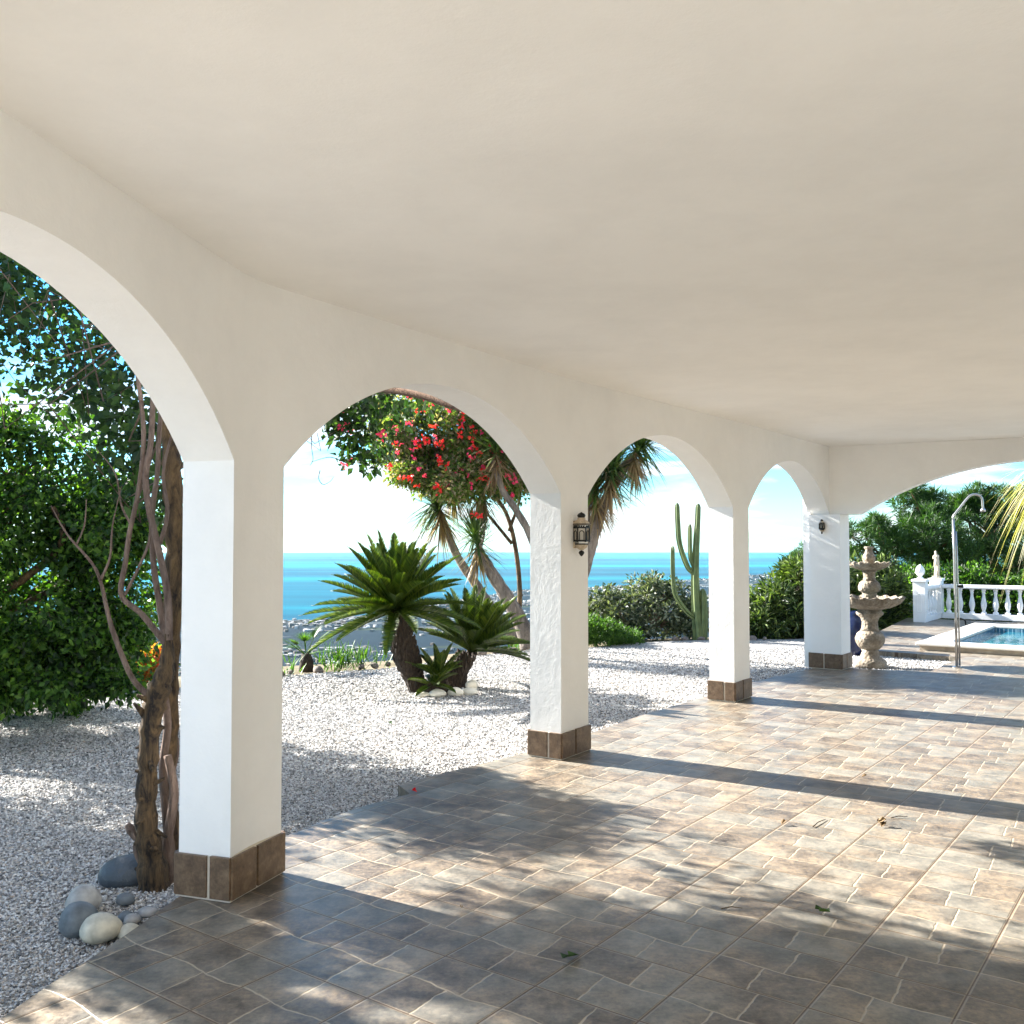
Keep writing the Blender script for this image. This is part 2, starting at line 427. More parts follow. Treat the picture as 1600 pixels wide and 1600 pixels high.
def landmat():
    m = Mat('coastal_land'); a = m.noise(.004, 8, .7, dist=.6); f = m.vor(.006, vec=m.mapv((1, 2.6, 1), R(20)))
    sc = m.n('ShaderNodeSeparateColor'); m.links.new(f.outputs['Color'], sc.inputs[0]); r = NV(m, sc.outputs[0])
    c = m.ramp(a, [(.35, (.0015, .007, .017)), (.55, (.004, .013, .022)), (.75, (.018, .026, .032))])
    c = m.mix(r.gt(.88)*.6, c, (.07, .075, .08)); c = m.mix(r.lt(.12)*.8, c, (.025, .035, .02))
    near = m.noise(3, 6, .7); sx = m.n('ShaderNodeSeparateXYZ'); m.links.new(m.obj(), sx.inputs[0])
    c2 = m.ramp(near, [(.35, (.10, .085, .05)), (.65, (.24, .20, .14))])
    c = m.mix(NV(m, sx.outputs[2]).mr(-120, -20), c, c2)
    m.bsdf(c, .95, Specular_IOR_Level=.05); return m.mat
ter = np_mesh('hillside_ground', V, [F4, F3], landmat()); tag(ter, 'dry hillside falling away to a flat coastal plain', 'ground', kind='structure')
# gravel terrace sheet
gp = [Vector((0, 0, GZ))]; poly = []
for a in np.linspace(-math.pi, math.pi, 160, endpoint=False):
    e = Redge(a)-.15+.10*math.sin(a*60)+.06*math.sin(a*143); poly.append((e*math.sin(a), e*math.cos(a), GZ))
V = [(0, 0, GZ)]+poly; n = len(poly)
g = np_mesh('gravel_terrace', V, np.array([(0, 1+i, 1+(i+1) % n) for i in range(n)]), M_gravel)
tag(g, 'white gravel terrace round the arcade', 'ground', kind='structure')
def seamat():
    m = Mat('sea_water'); v = m.mapv((.00012, .0011, 1)); f = m.noise(1.0, 6, .6, v, .3)
    g_ = m.noise(1, 3, .5, m.mapv((.00003, .0002, 1)))
    c = m.ramp(f*.6+g_*.4, [(.36, (.0, .028, .06)), (.5, (.0, .085, .125)), (.64, (.0, .21, .23))])
    p = m.bsdf(c, .45, m.bump(m.noise(.05, 4), .2, 1.0), Specular_IOR_Level=.02); return m.mat
n = 180; RS = HS*FPX/13.0
V = [(0, 0, -HS+EYE)]+[(RS*math.sin(2*math.pi*i/n), RS*math.cos(2*math.pi*i/n), -HS+EYE) for i in range(n)]
sea = np_mesh('sea', V, np.array([(0, 1+i, 1+(i+1) % n) for i in range(n)]), seamat()); tag(sea, 'turquoise sea reaching the horizon', 'sea', kind='structure')
# town
def town():
    Vs, Fs = [], []; base = np.array([(-.5, -.5, 0), (.5, -.5, 0), (.5, .5, 0), (-.5, .5, 0), (-.5, -.5, 1), (.5, -.5, 1), (.5, .5, 1), (-.5, .5, 1)])
    fq = np.array([(4, 5, 6, 7), (0, 1, 5, 4), (1, 2, 6, 5), (2, 3, 7, 6), (3, 0, 4, 7)])
    n = 3000; k = 0
    while k < n:
        px = RNG.uniform(-50, 1250); a = math.atan2((px-800)/FPX, 1); rc = Rcoast(a)
        t = RNG.random()**2.2
        r = rc*(1-.015-.5*t)
        x, y = r*math.sin(a), r*math.cos(a)
        dens = .25+.5*math.sin(x*.006+1.3)*math.sin(y*.0081+.5)+.35*(px > 700)+.35*(t < .1)
        if RNG.random() > dens: continue
        ww = RNG.uniform(7, 16); dd = RNG.uniform(7, 13); hh = RNG.uniform(3, 6)*(2.2 if RNG.random() < .1 and t < .2 else 1)
        if RNG.random() < .05: ww *= 6; hh = 3
        an = RNG.random()*3; c, s = math.cos(an), math.sin(an); B = base*(ww, dd, hh)
        B = np.stack([B[:, 0]*c-B[:, 1]*s+x, B[:, 0]*s+B[:, 1]*c+y, B[:, 2]-HS+EYE+4], 1)
        Vs.append(B); Fs.append(fq+8*k); k += 1
    m = Mat('town_wall'); r = m.island()
    m.bsdf(m.ramp(r, [(0, (.06, .04, .03)), (.35, (.10, .09, .08)), (.65, (.20, .19, .18)), (.9, (.4, .39, .38)), (1, (.55, .55, .54))]), .9)
    o = np_mesh('distant_town', np.concatenate(Vs), np.concatenate(Fs), m.mat)
    tag(o, 'pale houses of the far town scattered over the coastal plain', 'town', kind='stuff')
town()
# haze
hz = MB(); hz.box((0, 0, (-HS-12+30)/2), (2*RS+4000, 2*RS+4000, HS+12+30)); ho = hz.build('haze', M_white)
hm = bpy.data.materials.new('haze_air'); hm.use_nodes = True; t = hm.node_tree; t.nodes.clear()
pv = t.nodes.new('ShaderNodeVolumePrincipled'); pv.inputs['Color'].default_value = (.48, .84, 1, 1); pv.inputs['Density'].default_value = 1.15e-5; pv.inputs['Anisotropy'].default_value = .2
om = t.nodes.new('ShaderNodeOutputMaterial'); t.links.new(pv.outputs[0], om.inputs['Volume']); ho.data.materials.clear(); ho.data.materials.append(hm)
tag(ho, 'pale sea haze', 'haze', kind='stuff')

# ------------------------------------------------------------------ patio floor
def V2(p): return Vector((p[0], p[1], 0))
arr = [gr(361, 1411), gr(875, 1188.5), gr(1148, 1097.5)]
Pc = [None, arr[0]+Vector((-.05, 0, 0))+Vector((math.sin(R(19)), math.cos(R(19)), 0))*.22, arr[1]+Vector((math.sin(R(32)), math.cos(R(32)), 0))*.22, arr[2]+Vector((math.sin(R(36.5)), math.cos(R(36.5)), 0))*.20, gr(1299, 1044.5)]
Pc[0] = Pc[1]-Vector((math.sin(R(8)), math.cos(R(8)), 0))*3.2
Pm = Pc[0]-Vector((math.sin(R(-6)), math.cos(R(-6)), 0))*3.2
PIN = [Pm]+Pc                                  # inner face polyline: index 0..5 (col indices 1..4 columns, 5 corner)
W5 = Vector((.88, -.475, 0)).normalized()
THK = .27
def left_n(d): return Vector((-d.y, d.x, 0))
dirs = [(PIN[i+1]-PIN[i]).normalized() for i in range(5)]
OUT = []
for i in range(6):
    if i == 0: OUT.append(PIN[0]+left_n(dirs[0])*THK)
    elif i == 5: OUT.append(PIN[5]+left_n(dirs[4])*THK)
    else:
        b = (left_n(dirs[i-1])+left_n(dirs[i])).normalized(); OUT.append(PIN[i]+b*THK/b.dot(left_n(dirs[i])))
c5A = gr(1315, 1047.5)
edgepts = [gr(0, 1592), gr(75, 1540), gr(150, 1492), gr(215, 1448), gr(275, 1404), gr(440, 1309), gr(500, 1284), gr(560, 1262), gr(640, 1240), gr(622, 1226), gr(700, 1206), gr(800, 1182), gr(925, 1145), gr(1000, 1118), gr(1090, 1092), gr(1175, 1066), gr(1262, 1046)]
gA = gr(1372, 1017); gB = gr(1503, 1027); gC = gr(1455, 1048.5)
deckL = [gA-E2*.9, gA-E2*.9+E1*3.4, gr(1418, 972)+E1*1.2-E2*.3]
far = deckL[-1]
patio = [V2(p) for p in edgepts] + [c5A+Vector((-.05, .5, 0)), c5A+Vector((.35, .1, 0)), gC, gB, gA] + deckL + [far+E2*16, far+E2*16-E1*34, Vector((-4, -12, 0)), Vector((-2.6, -4, 0)), Vector((-2.1, 1.5, 0))]
mb = MB(); mb.prism([(p.x, p.y) for p in patio], GZ-.03, 0.0)
po = mb.build('patio', M_tile); tag(po, 'stone-look tiled patio floor', 'patio floor', kind='structure')
bm = bmesh.new(); bm.from_mesh(po.data); bmesh.ops.triangulate(bm, faces=[f for f in bm.faces if len(f.verts) > 4], ngon_method='EAR_CLIP'); bm.to_mesh(po.data); bm.free()

# ------------------------------------------------------------------ arcade building
ZS, ZA, ZC = 1.98, 2.575, 2.86
villa = empty('arcade_building', (Pc[1].x, Pc[1].y, 0))
tag(villa, 'white plastered villa portico with a row of arches and a flat ceiling', 'building')
VO = Vector((Pc[1].x, Pc[1].y, 0))
def shift(ob):                                  # keep world coordinates under the villa empty
    ob.parent = villa; ob.matrix_parent_inverse = Matrix.Translation(-VO); return ob
HW = .205
def pier(i, t):
    """inner and outer point of pier i on its rounded bend, t from 0 to 1"""
    La = (PIN[i]-PIN[i-1]).length; Lb = (PIN[i+1]-PIN[i]).length
    A = PIN[i]-dirs[i-1]*HW; B = PIN[i]+dirs[i]*HW; Ao = OUT[i].lerp(OUT[i-1], HW/La); Bo = OUT[i].lerp(OUT[i+1], HW/Lb)
    f = lambda p, c, q: p*(1-t)**2+c*2*t*(1-t)+q*t*t
    return f(A, PIN[i], B), f(Ao, OUT[i], Bo)
def arch_wall(pi, pj, oi, oj, s0, s1, zs=ZS, za=ZA, ztop=ZC, seg=40, i=None):
    """wall over one bay with a segmental arch cut from s0 to s1; pi..pj inner, oi..oj outer"""
    L = (pj-pi).length; half = (s1-s0)/2; rise = za-zs; Rr = (half*half+rise*rise)/(2*rise); mid = (s0+s1)/2
    sec = []
    if i is not None and i >= 1: sec += [(*pier(i, .5+.5*k/5), zs) for k in range(5)]
    else: sec.append((pi, oi, zs))
    for k in range(seg+1):
        q = s0+(s1-s0)*k/seg; z = zs if k in (0, seg) else za-Rr+math.sqrt(max(Rr*Rr-(q-mid)**2, 0))
        sec.append((pi.lerp(pj, q/L), oi.lerp(oj, q/L), z))
    if i is not None and i+1 <= 4: sec += [(*pier(i+1, .5*k/5), zs) for k in range(1, 6)]
    elif L-s1 > 1e-4: sec.append((pj, oj, zs))
    V = []; F = []
    for a, b, z in sec:
        for p, z_ in ((a, z), (a, ztop), (b, ztop), (b, z)): V.append((p.x, p.y, z_))
    for k in range(len(sec)-1):
        A = 4*k; B = A+4
        for q in range(4): F.append((A+q, A+(q+1) % 4, B+(q+1) % 4, B+q))
    n_ = len(sec)
    F += [(3, 2, 1, 0), (4*n_-4, 4*n_-3, 4*n_-2, 4*n_-1)]
    m = MB(); m.add(V, F); return m
walls = []
for i in range(5):
    L = (PIN[i+1]-PIN[i]).length
    m = arch_wall(PIN[i], PIN[i+1], OUT[i], OUT[i+1], HW, (L-HW if i < 4 else L), i=i)
    shift(m.build('arch_wall', M_wall))
# end wall with wide arch
c5i = PIN[5]; e5 = c5i+W5*4.9; n5 = left_n(W5)
m = arch_wall(c5i, e5, c5i+n5*THK, e5+n5*THK, .36, 4.5, ZS+.0, 2.60)
shift(m.build('arch_wall', M_wall))
pil = [(e5.x-W5.x*.42, e5.y-W5.y*.42)]
mb = MB(); mb.box((e5.x-W5.x*.2+n5.x*.135, e5.y-W5.y*.2+n5.y*.135, ZS/2), (.4, THK, ZS), math.atan2(W5.y, W5.x)); colr = shift(mb.build('column', M_wall))
def trimmat():
    m = Mat('base_tile'); f = m.noise(16, 6, .7); g_ = m.noise(60, 4, .6)
    m.bsdf(m.ramp(f*.7+g_*.3, [(.3, (.055, .032, .018)), (.5, (.13, .08, .044)), (.72, (.24, .16, .095))]), .5, m.bump(f, .4, .006)); return m.mat
M_trim = trimmat(); M_grout = simple('light_grout', (.60, .54, .45), .8, .1, 30, .2, .002)
def column(i):
    ins = [PIN[i]-dirs[i-1]*HW, PIN[i], PIN[i]+dirs[i]*HW]
    La = (PIN[i]-PIN[i-1]).length; Lb = (PIN[i+1]-PIN[i]).length
    oa = OUT[i].lerp(OUT[i-1], HW/La); ob = OUT[i].lerp(OUT[i+1], HW/Lb)
    cv = [pier(i, k/10) for k in range(11)]; poly = [q[0] for q in cv]+[q[1] for q in cv[::-1]]
    m = MB(); m.prism([(p.x, p.y) for p in poly], 0, ZS); c = shift(m.build('column', M_wall))
    return c, poly
def trim_around(col, quad, H=.2, t=.016, splits=((.62,), (.5,), (.5,), (.4,))):
    """quad: four corners counter-clockwise; tiles stand on each side, joints between them, under the column part"""
    cx = sum((p for p in quad), Vector())/4
    g_ = MB(); q2 = [cx+(p-cx).normalized()*((p-cx).length+.012) for p in quad]; g_.prism([(p.x, p.y) for p in q2], .002, H-.004)
    go = g_.build('base_grout', M_grout); go.parent = col
    tl = MB(); e_ = .009
    for k in range(4):
        a = quad[k]; b = quad[(k+1) % 4]; d = (b-a).normalized(); nrm = Vector((d.y, -d.x, 0)); L = (b-a).length
        if (a+b-cx*2).dot(nrm) < 0: nrm = -nrm
        cuts = [-t]+[L*x for x in splits[k]]+[L+t]
        for j in range(len(cuts)-1):
            s0 = cuts[j]+(e_ if j else e_*.7); s1 = cuts[j+1]-(e_ if j < len(cuts)-2 else e_*.7)
            p0 = a+d*s0; p1 = a+d*s1; jl = random.uniform(-.003, .003)
            tl.prism([(p0.x+nrm.x*.002, p0.y+nrm.y*.002), (p1.x+nrm.x*.002, p1.y+nrm.y*.002), ((p1+nrm*(t+.004)).x, (p1+nrm*(t+.004)).y), ((p0+nrm*(t+.004)).x, (p0+nrm*(t+.004)).y)], .012, H+jl)
    to = tl.build('base_tiles', M_trim, None, False, .003); to.parent = col
    return to
for i in (1, 2, 3, 4):
    c, poly = column(i)
    q = [poly[0], poly[10], poly[11], poly[21]]
    if i > 1: trim_around(c, q, .2 if i != 3 else .2, .016, ((.45,), (.5,), (.5,), (.62,)))
# corner column
A = c5A; d37 = Vector((math.sin(R(37)), math.cos(R(37)), 0)); l37 = left_n(d37)
q5 = [A, A+d37*.36, A+d37*.36+l37*.40, A+l37*.40]
m = MB(); m.prism([(p.x, p.y) for p in q5], 0, ZS-.002); c5 = shift(m.build('column', M_wall, None, False)); trim_around(c5, q5, .2, .016, ((.45,), (.5,), (.5,), (.45,)))
q6 = [q5[3]+l37*.002+d37*.06, q5[3]+l37*.10+d37*.06, q5[2]+l37*.10, q5[2]+l37*.002]
m = MB(); m.prism([(p.x, p.y) for p in q6], 0, ZC); shift(m.build('pilaster', M_wall))
# ceiling slab + roof
roof = [OUT[0]]+OUT[1:5]+[OUT[5], c5i+n5*THK, e5+n5*THK, e5+E2*.8, e5+E2*.8-E1*15.5]
m = MB(); m.prism([(p.x, p.y) for p in roof], ZC, ZC+.25); co_ = shift(m.build('ceiling', M_ceil))
bm = bmesh.new(); bm.from_mesh(co_.data); bmesh.ops.triangulate(bm, faces=[f for f in bm.faces if len(f.verts) > 4], ngon_method='EAR_CLIP'); bm.to_mesh(co_.data); bm.free()
# house walls behind and to the right of the viewer
def wallbox(a, b, t, name):
    d = (b-a); m = MB(); c = (a+b)/2; m.box((c.x, c.y, ZC/2-.001), (d.length, t, ZC-.004), math.atan2(d.y, d.x)); return shift(m.build(name, M_wall))
wallbox(e5-E1*.9+E2*.7, e5+E2*.7-E1*15, .2, 'house_wall')

# ------------------------------------------------------------------ lanterns
def lantern(name, base, nrm, h, label, mat1, mat2):
    t = empty(name, base, math.atan2(nrm.y, nrm.x)-math.pi/2)   # local +Y points away from the wall
    tag(t, label, 'wall lantern', None)
    wd = h*.40; cy = wd*.42
    m = MB(); m.box((0, .008, 0), (wd*.5, .016, h*.62)); m.build('back_plate', mat2, t)
    m = MB()
    for z, r, hh in ((h*.21, wd*.52, .012), (h*.135, wd*.49, .012), (-h*.165, wd*.48, .014), (-h*.235, wd*.40, .010)):
        m.lathe([(r, z), (r, z+hh)], (0, cy, 0), 6)
    for k in range(6):
        a = math.pi/3*k; x, y = wd*.46*math.cos(a), wd*.46*math.sin(a)
        m.box((x, cy+y, -.01*h), (.007, .007, h*.33))
        # little arches in each side
        a2 = a+math.pi/6; nx, ny = math.cos(a2), math.sin(a2); c_ = Vector((nx*wd*.41, cy+ny*wd*.41, 0)); tx = Vector((-ny, nx, 0))
        pts = [c_+tx*(wd*.13*math.cos(q))+Vector((0, 0, h*.03+wd*.13*math.sin(q))) for q in np.linspace(0, math.pi, 9)]
        pts = [c_+tx*(wd*.13)+Vector((0, 0, -h*.15))]+pts+[c_-tx*(wd*.13)+Vector((0, 0, -h*.15))]
        m.tube(pts, .0035, 5)
        for j in (-1, 0, 1): m.box((c_.x+tx.x*j*wd*.13, c_.y+tx.y*j*wd*.13, h*.175), (.006, .006, h*.05))
    m.build('cage', mat1, t)
    g_ = MB(); g_.lathe([(wd*.40, -h*.15), (wd*.40, h*.14)], (0, cy, 0), 6); g_.build('glass', M_lglass, t)
    m = MB(); m.lathe([(wd*.54, h*.225), (wd*.50, h*.24), (wd*.36, h*.31), (wd*.24, h*.33), (wd*.21, h*.38)], (0, cy, 0), 6); m.build('roof', mat2, t)
    m = MB(); m.lathe([(.002, h*.375), (wd*.20, h*.385), (wd*.24, h*.43), (wd*.19, h*.47), (wd*.06, h*.495), (.002, h*.51)], (0, cy, 0), 12); m.build('finial', mat1, t, True)
    m = MB(); m.lathe([(wd*.38, -h*.235), (wd*.30, -h*.30), (wd*.10, -h*.36)], (0, cy, 0), 6); m.build('lower_bowl', mat2, t)
    m = MB(); m.lathe([(.002, -h*.36), (wd*.12, -h*.38), (wd*.17, -h*.42), (wd*.10, -h*.47), (.002, -h*.50)], (0, cy, 0), 12); m.build('drop', mat1, t, True)
    return t
M_lglass = simple('frosted_glass', (.55, .48, .38), .25, .1, 20, .05, .001)
M_brass = simple('pale_bronze', (.50, .40, .28), .5, .3, 60, .2, .002, .1)
dn = -left_n(dirs[2])
lantern('wall_lantern', PIN[3]*0+(at(899, 835, 1)-Vector((0, 0, EYE)))*0+Vector((PIN[3].x, PIN[3].y, 0))*0+Vector((Pc[2].x+dirs[2].x*.02, Pc[2].y+dirs[2].y*.02, at(899, 835, Pc[2].y).z)), dn, .335, 'black and bronze arched lantern on the second column, beside the cactus arch', M_dark, M_brass)
pl = A+l37*.22
lantern('wall_lantern', Vector((pl.x, pl.y, at(1289, 823, pl.y).z))-d37*.004, -d37, .19, 'small lantern high on the corner column by the fountain', M_dark, M_brass)

# ------------------------------------------------------------------ gravel chips
def inpoly(P, poly):
    x, y = P[:, 0], P[:, 1]; ins = np.zeros(len(P), bool); n = len(poly)
    for i in range(n):
        x1, y1 = poly[i][0], poly[i][1]; x2, y2 = poly[(i+1) % n][0], poly[(i+1) % n][1]
        c = ((y1 > y) != (y2 > y)); xi = (x2-x1)*(y-y1)/((y2-y1) if y2 != y1 else 1e-9)+x1
        ins ^= c & (x < xi)
    return ins
pp = [(p.x, p.y) for p in patio]
octv = np.array([(1, 0, 0), (0, 1, 0), (-1, 0, 0), (0, -1, 0), (0, 0, 1), (0, 0, -1.)])
octf = np.array([(0, 1, 4), (1, 2, 4), (2, 3, 4), (3, 0, 4), (1, 0, 5), (2, 1, 5), (3, 2, 5), (0, 3, 5)])
def chips():
    PT = []
    for d0, d1, n, s in ((2.6, 4.5, 46000, .0085), (4.5, 7, 72000, .0095), (7, 10, 80000, .012), (10, 15.5, 75000, .015)):
        d = np.sqrt(RNG.uniform(d0*d0, d1*d1, n)); a = RNG.uniform(-.60, .33, n)
        P = np.stack([d*a, d], 1); k = ~inpoly(P, pp)
        ang = np.arctan2(P[:, 0], P[:, 1]); rr = np.hypot(P[:, 0], P[:, 1]); k &= rr < np.interp(ang, ea, er)-.1
        P = P[k]; PT.append(np.column_stack([P, np.full(len(P), s)]))
    for _ in range(1):
        P = np.stack([RNG.uniform(4.3, 6.6, 14000), RNG.uniform(11.8, 15, 14000)], 1); P = P[~inpoly(P, pp)]; PT.append(np.column_stack([P, np.full(len(P), .015)]))
    P = np.concatenate(PT); n = len(P)
    sc = P[:, 2:3]*RNG.uniform(.55, 1.25, (n, 3))*np.array([1, .8, .6]); q = unit(n); ang = RNG.uniform(0, 6.28, n)
    V = octv[None]*sc[:, None, :]+RNG.normal(size=(n, 6, 3))*P[:, 2:3, None]*.18
    c, s = np.cos(ang)[:, None], np.sin(ang)[:, None]; t = RNG.normal(size=(n, 1))*.5; ct, st = np.cos(t), np.sin(t)
    y, z = V[..., 1]*ct-V[..., 2]*st, V[..., 1]*st+V[..., 2]*ct; V[..., 1], V[..., 2] = y, z
    x, y = V[..., 0]*c-V[..., 1]*s, V[..., 0]*s+V[..., 1]*c; V[..., 0], V[..., 1] = x, y
    V += np.column_stack([P[:, :2], GZ+P[:, 2]*.3+RNG.uniform(-.002, .004, n)])[:, None, :]
    F = (octf[None]+6*np.arange(n)[:, None, None]).reshape(-1, 3)
    o = np_mesh('loose_gravel', V.reshape(-1, 3), F, M_chip); tag(o, 'loose white and grey marble chips on the terrace', 'gravel', kind='stuff')
chips()

# ------------------------------------------------------------------ pebbles and stones
def pebble(c, r, rz, mat, label, name='pebble', cat='stone', group=None, tilt=0.):
    bm = bmesh.new(); bmesh.ops.create_icosphere(bm, subdivisions=3, radius=1)
    sd_ = random.random()*50
    for v in bm.verts:
        p = v.co; k = 1+.05*math.sin(3*p.x+sd_)+.04*math.sin(4*p.y+sd_*2)+.03*math.sin(5*p.z+sd_)
        v.co = Vector((p.x*r[0]*k, p.y*r[1]*k, p.z*r[2]*k))
    me = bpy.data.meshes.new(name); bm.to_mesh(me); bm.free(); me.materials.append(mat); me.polygons.foreach_set('use_smooth', [True]*len(me.polygons))
    o = bpy.data.objects.new(name, me); C.objects.link(o); o.location = c; o.rotation_euler = (tilt, 0, rz); tag(o, label, cat, group)
    return o
P_white = simple('cream_pebble', (.50, .46, .36), .6, .3, 14, .15, .004); P_grey = simple('grey_pebble', (.12, .14, .155), .6, .5, 11, .15, .004)
P_band = simple('pale_pebble', (.34, .33, .31), .6, .5, 9, .15, .004); P_sago = simple('white_pebble', (.66, .62, .52), .6, .1, 10, .1, .004)  # last one: pale stone's own colour, for the pebbles round the sago palms
PG = 'smooth pebbles round the vine trunk'
PBL = [((131, 1404), .082, .07, P_band, .3, 'large pale round pebble with a dark band, behind the blue grey one'),
       ((124, 1436), .080, .075, P_grey, .6, 'large blue grey pebble leaning at the left end of the pile'),
       ((158, 1450), .088, .060, P_white, .2, 'large cream oval pebble nearest the patio corner pile'),
       ((196, 1404), .040, .030, P_grey, .1, 'small grey pebble beside the vine trunk'),
       ((203, 1456), .052, .035, P_white, .5, 'cream pebble half hidden by the patio edge'),
       ((197, 1431), .036, .022, P_grey, .1, 'flat dark pebble behind the small tan one'),
       ((207, 1436), .038, .024, P_band, .1, 'small tan pebble between the cream stones and the patio'),
       ((232, 1424), .045, .024, P_band, .1, 'flat pale pebble touching the patio edge under the column')]
for (x, y), rx, rz_, mt, an, lb in PBL:
    g0 = gr(x, y+rz_*FPX/4.3, GZ); pebble((g0.x, g0.y, GZ+rz_*.85), (rx, rx*.85, rz_), an, mt, lb, 'pebble', 'pebble', PG)
g0 = gr(185, 1402, GZ); pebble((g0.x, g0.y+.22, GZ+.05), (.17, .12, .08), .5, simple('slate_rock', (.06, .075, .09), .5, .3, 6, .5, .02), 'long dark slate rock lying at the foot of the vine trunk', 'rock', 'rock')
for x, y, rx, rz_, lb in ((684, 1081, .10, .045, 'flat white stone before the larger sago palm, leftmost of four'), (712, 1079.5, .09, .05, 'white stone before the small sago shoots'),
                          (717+18, 1078, .08, .042, 'low white stone before the right sago palm'), (737, 1071, .07, .065, 'upright cream stone at the right side of the sago palms'),
                          (660, 1081, .08, .03, 'cream stone tucked beside the larger sago trunk')):
    g0 = gr(x, y+3, GZ); pebble((g0.x*.982, g0.y*.982-.02, GZ+rz_*.8), (rx*1.05, rx*.7, rz_*1.1), 0, P_sago, lb, 'pebble', 'pebble', 'white stones round the sago palms')

# ------------------------------------------------------------------ vine tree by the first column
def stem(mb, pts, d, rr, n=8, knob=.0):
    P = smoothpath([at(x, y, d if not isinstance(d, (list, tuple)) else d[i]) for i, (x, y) in enumerate(pts)], 6)
    rr = rads(rr, len(P)); rr = [r*(1+knob*math.sin(i*1.7)+knob*.6*math.sin(i*3.1)) for i, r in enumerate(rr)]
    mb.tube(P, rr, n); return P
b0 = gr(242, 1392, GZ)
vine = empty('bougainvillea', b0); tag(vine, 'tall bougainvillea vine with twisted brown trunks against the first column', 'climbing vine')
def keep(ob, par):
    ob.parent = par; ob.matrix_parent_inverse = Matrix.Translation(-Vector(par.location)); return ob
D0 = 4.72
m = MB()
stem(m, [(243, 1408), (236, 1340), (228, 1280), (231, 1200), (236, 1130), (248, 1080), (260, 1040), (264, 985)], D0, [.09, .062, .052, .047, .05, .056, .04, .012], 14, .10)
stem(m, [(262, 1405), (268, 1300), (262, 1230), (270, 1150), (268, 1060), (270, 960), (274, 860), (270, 760), (266, 690), (250, 600), (235, 520)], 4.95, [.08, .045, .03, .028, .035, .046, .05, .05, .045, .035, .03], 12, .10)
keep(m.build('trunk', M_bark, None, True), vine)
for k in range(16):                              # short broken stubs on the lower trunk
    y_ = 1080+k*19; x_ = 236+10*math.sin(k*2.1); q0 = at(x_, y_, D0); an = k*2.3; dv = Vector((math.cos(an), -abs(math.sin(an))*.6, .5*math.sin(k))).normalized()
    mm = MB(); mm.tube([q0, q0+dv*.065, q0+dv*(.085+.02*(k % 3))], [.022, .014, .006], 6); keep(mm.build('branch', M_bark, None, True), vine)
def side(pts, rr, d=D0):
    mm = MB(); P = stem(mm, pts, d, rr, 7); keep(mm.build('branch', M_bark2, None, True), vine); return P
side([(264, 1000), (262, 930), (246, 850), (232, 790), (228, 740), (236, 690), (240, 610), (250, 480)], [.02, .017, .016, .016, .014, .012])
side([(262, 1010), (222, 960), (190, 930), (196, 880), (203, 830), (216, 770), (224, 700), (222, 640), (205, 520)], [.017, .014, .013, .012, .012, .01])
side([(238, 1092), (206, 1058), (178, 990), (168, 955), (150, 890), (105, 835), (80, 790)], [.017, .014, .013, .011, .008, .005, .002])
side([(158, 905), (172, 870), (176, 820), (190, 760)], [.008, .006, .004, .002])
side([(120, 850), (132, 820), (135, 780)], [.005, .004, .002])
side([(205, 820), (190, 790), (180, 740), (150, 700)], [.007, .005, .003, .002])
side([(250, 850), (262, 800), (255, 740), (268, 680)], [.012, .010, .008, .006], 4.8)
side([(272, 1300), (262, 1240), (276, 1170), (264, 1100), (276, 1030)], [.02, .016, .015, .014, .012], 5.05)
side([(230, 1360), (216, 1340), (212, 1320), (222, 1300)], [.018, .014, .012, .006])
side([(262, 1030), (252, 960), (240, 880), (238, 800), (246, 740), (250, 660), (262, 560)], [.02, .017, .015, .014, .012, .01], 4.85)
side([(195, 930), (215, 890), (232, 850), (236, 815)], [.008, .007, .006])
side([(275, 1400), (262, 1290), (255, 1200), (262, 1130), (252, 1060)], [.03, .022, .02, .02], 4.85)
side([(215, 1310), (205, 1296), (198, 1288)], [.02, .025, .012])
side([(262, 1180), (272, 1240), (262, 1320), (270, 1395)], [.02, .025, .03], 4.8)
# crown clumps: (px, py, depth, radius, n)
VC = [(15, 440, 6.4, .34, 190), (60, 505, 6.8, .34, 170), (110, 560, 6.6, .32, 190), (20, 560, 7.0, .34, 170), (150, 610, 6.2, .30, 230), (200, 665, 6.0, .28, 240), (95, 620, 7.2, .35, 150),
      (60, 400, 6.5, .4, 180), (-60, 470, 6.6, .45, 260), (-140, 560, 6.8, .5, 260), (120, 480, 6.2, .35, 160), (200, 560, 6.0, .35, 160), (180, 520, 6.5, .4, 160), (250, 640, 5.6, .3, 150), (235, 700, 5.8, .25, 150), (250, 770, 5.7, .2, 90), (190, 740, 6.0, .22, 90)]
VC2 = [(500, 655, 7.2, .16, 70), (515, 632, 7.1, .16, 90), (495, 640, 7.1, .12, 40), (530, 640, 7.1, .24, 160), (560, 622, 7.0, .22, 150), (540, 680, 7.2, .18, 150), (575, 655, 7.2, .22, 170), (590, 690, 7.3, .18, 130), (556, 715, 7.3, .14, 110), (620, 628, 7.2, .26, 150), (660, 610, 7.2, .24, 130), (600, 600, 7.0, .25, 150), (700, 590, 7.2, .3, 140), (525, 600, 7.0, .3, 130), (480, 640, 7.0, .18, 40), (575, 730, 7.3, .10, 30)]
cl = [(at(x, y, d), (r, r, r*.8), int(n*1.15)) for x, y, d, r, n in VC]+[(at(x, y, d), (r*.85, r*1.4, r*.7), int(n*.8)) for x, y, d, r, n in VC2]
for k in range(9):                               # part of the crown higher up against the roof edge
    x = RNG.uniform(-4.2, -1.9); y = 5.4+(x+3)*.95+RNG.uniform(.3, 1.6); cl.append((Vector((x, y, RNG.uniform(3.1, 3.7))), (.4, .4, .25), 150))
keep(foliage('crown', cl, .062, .048, L_vine, None, .0, .1, .2, 1.2), vine)
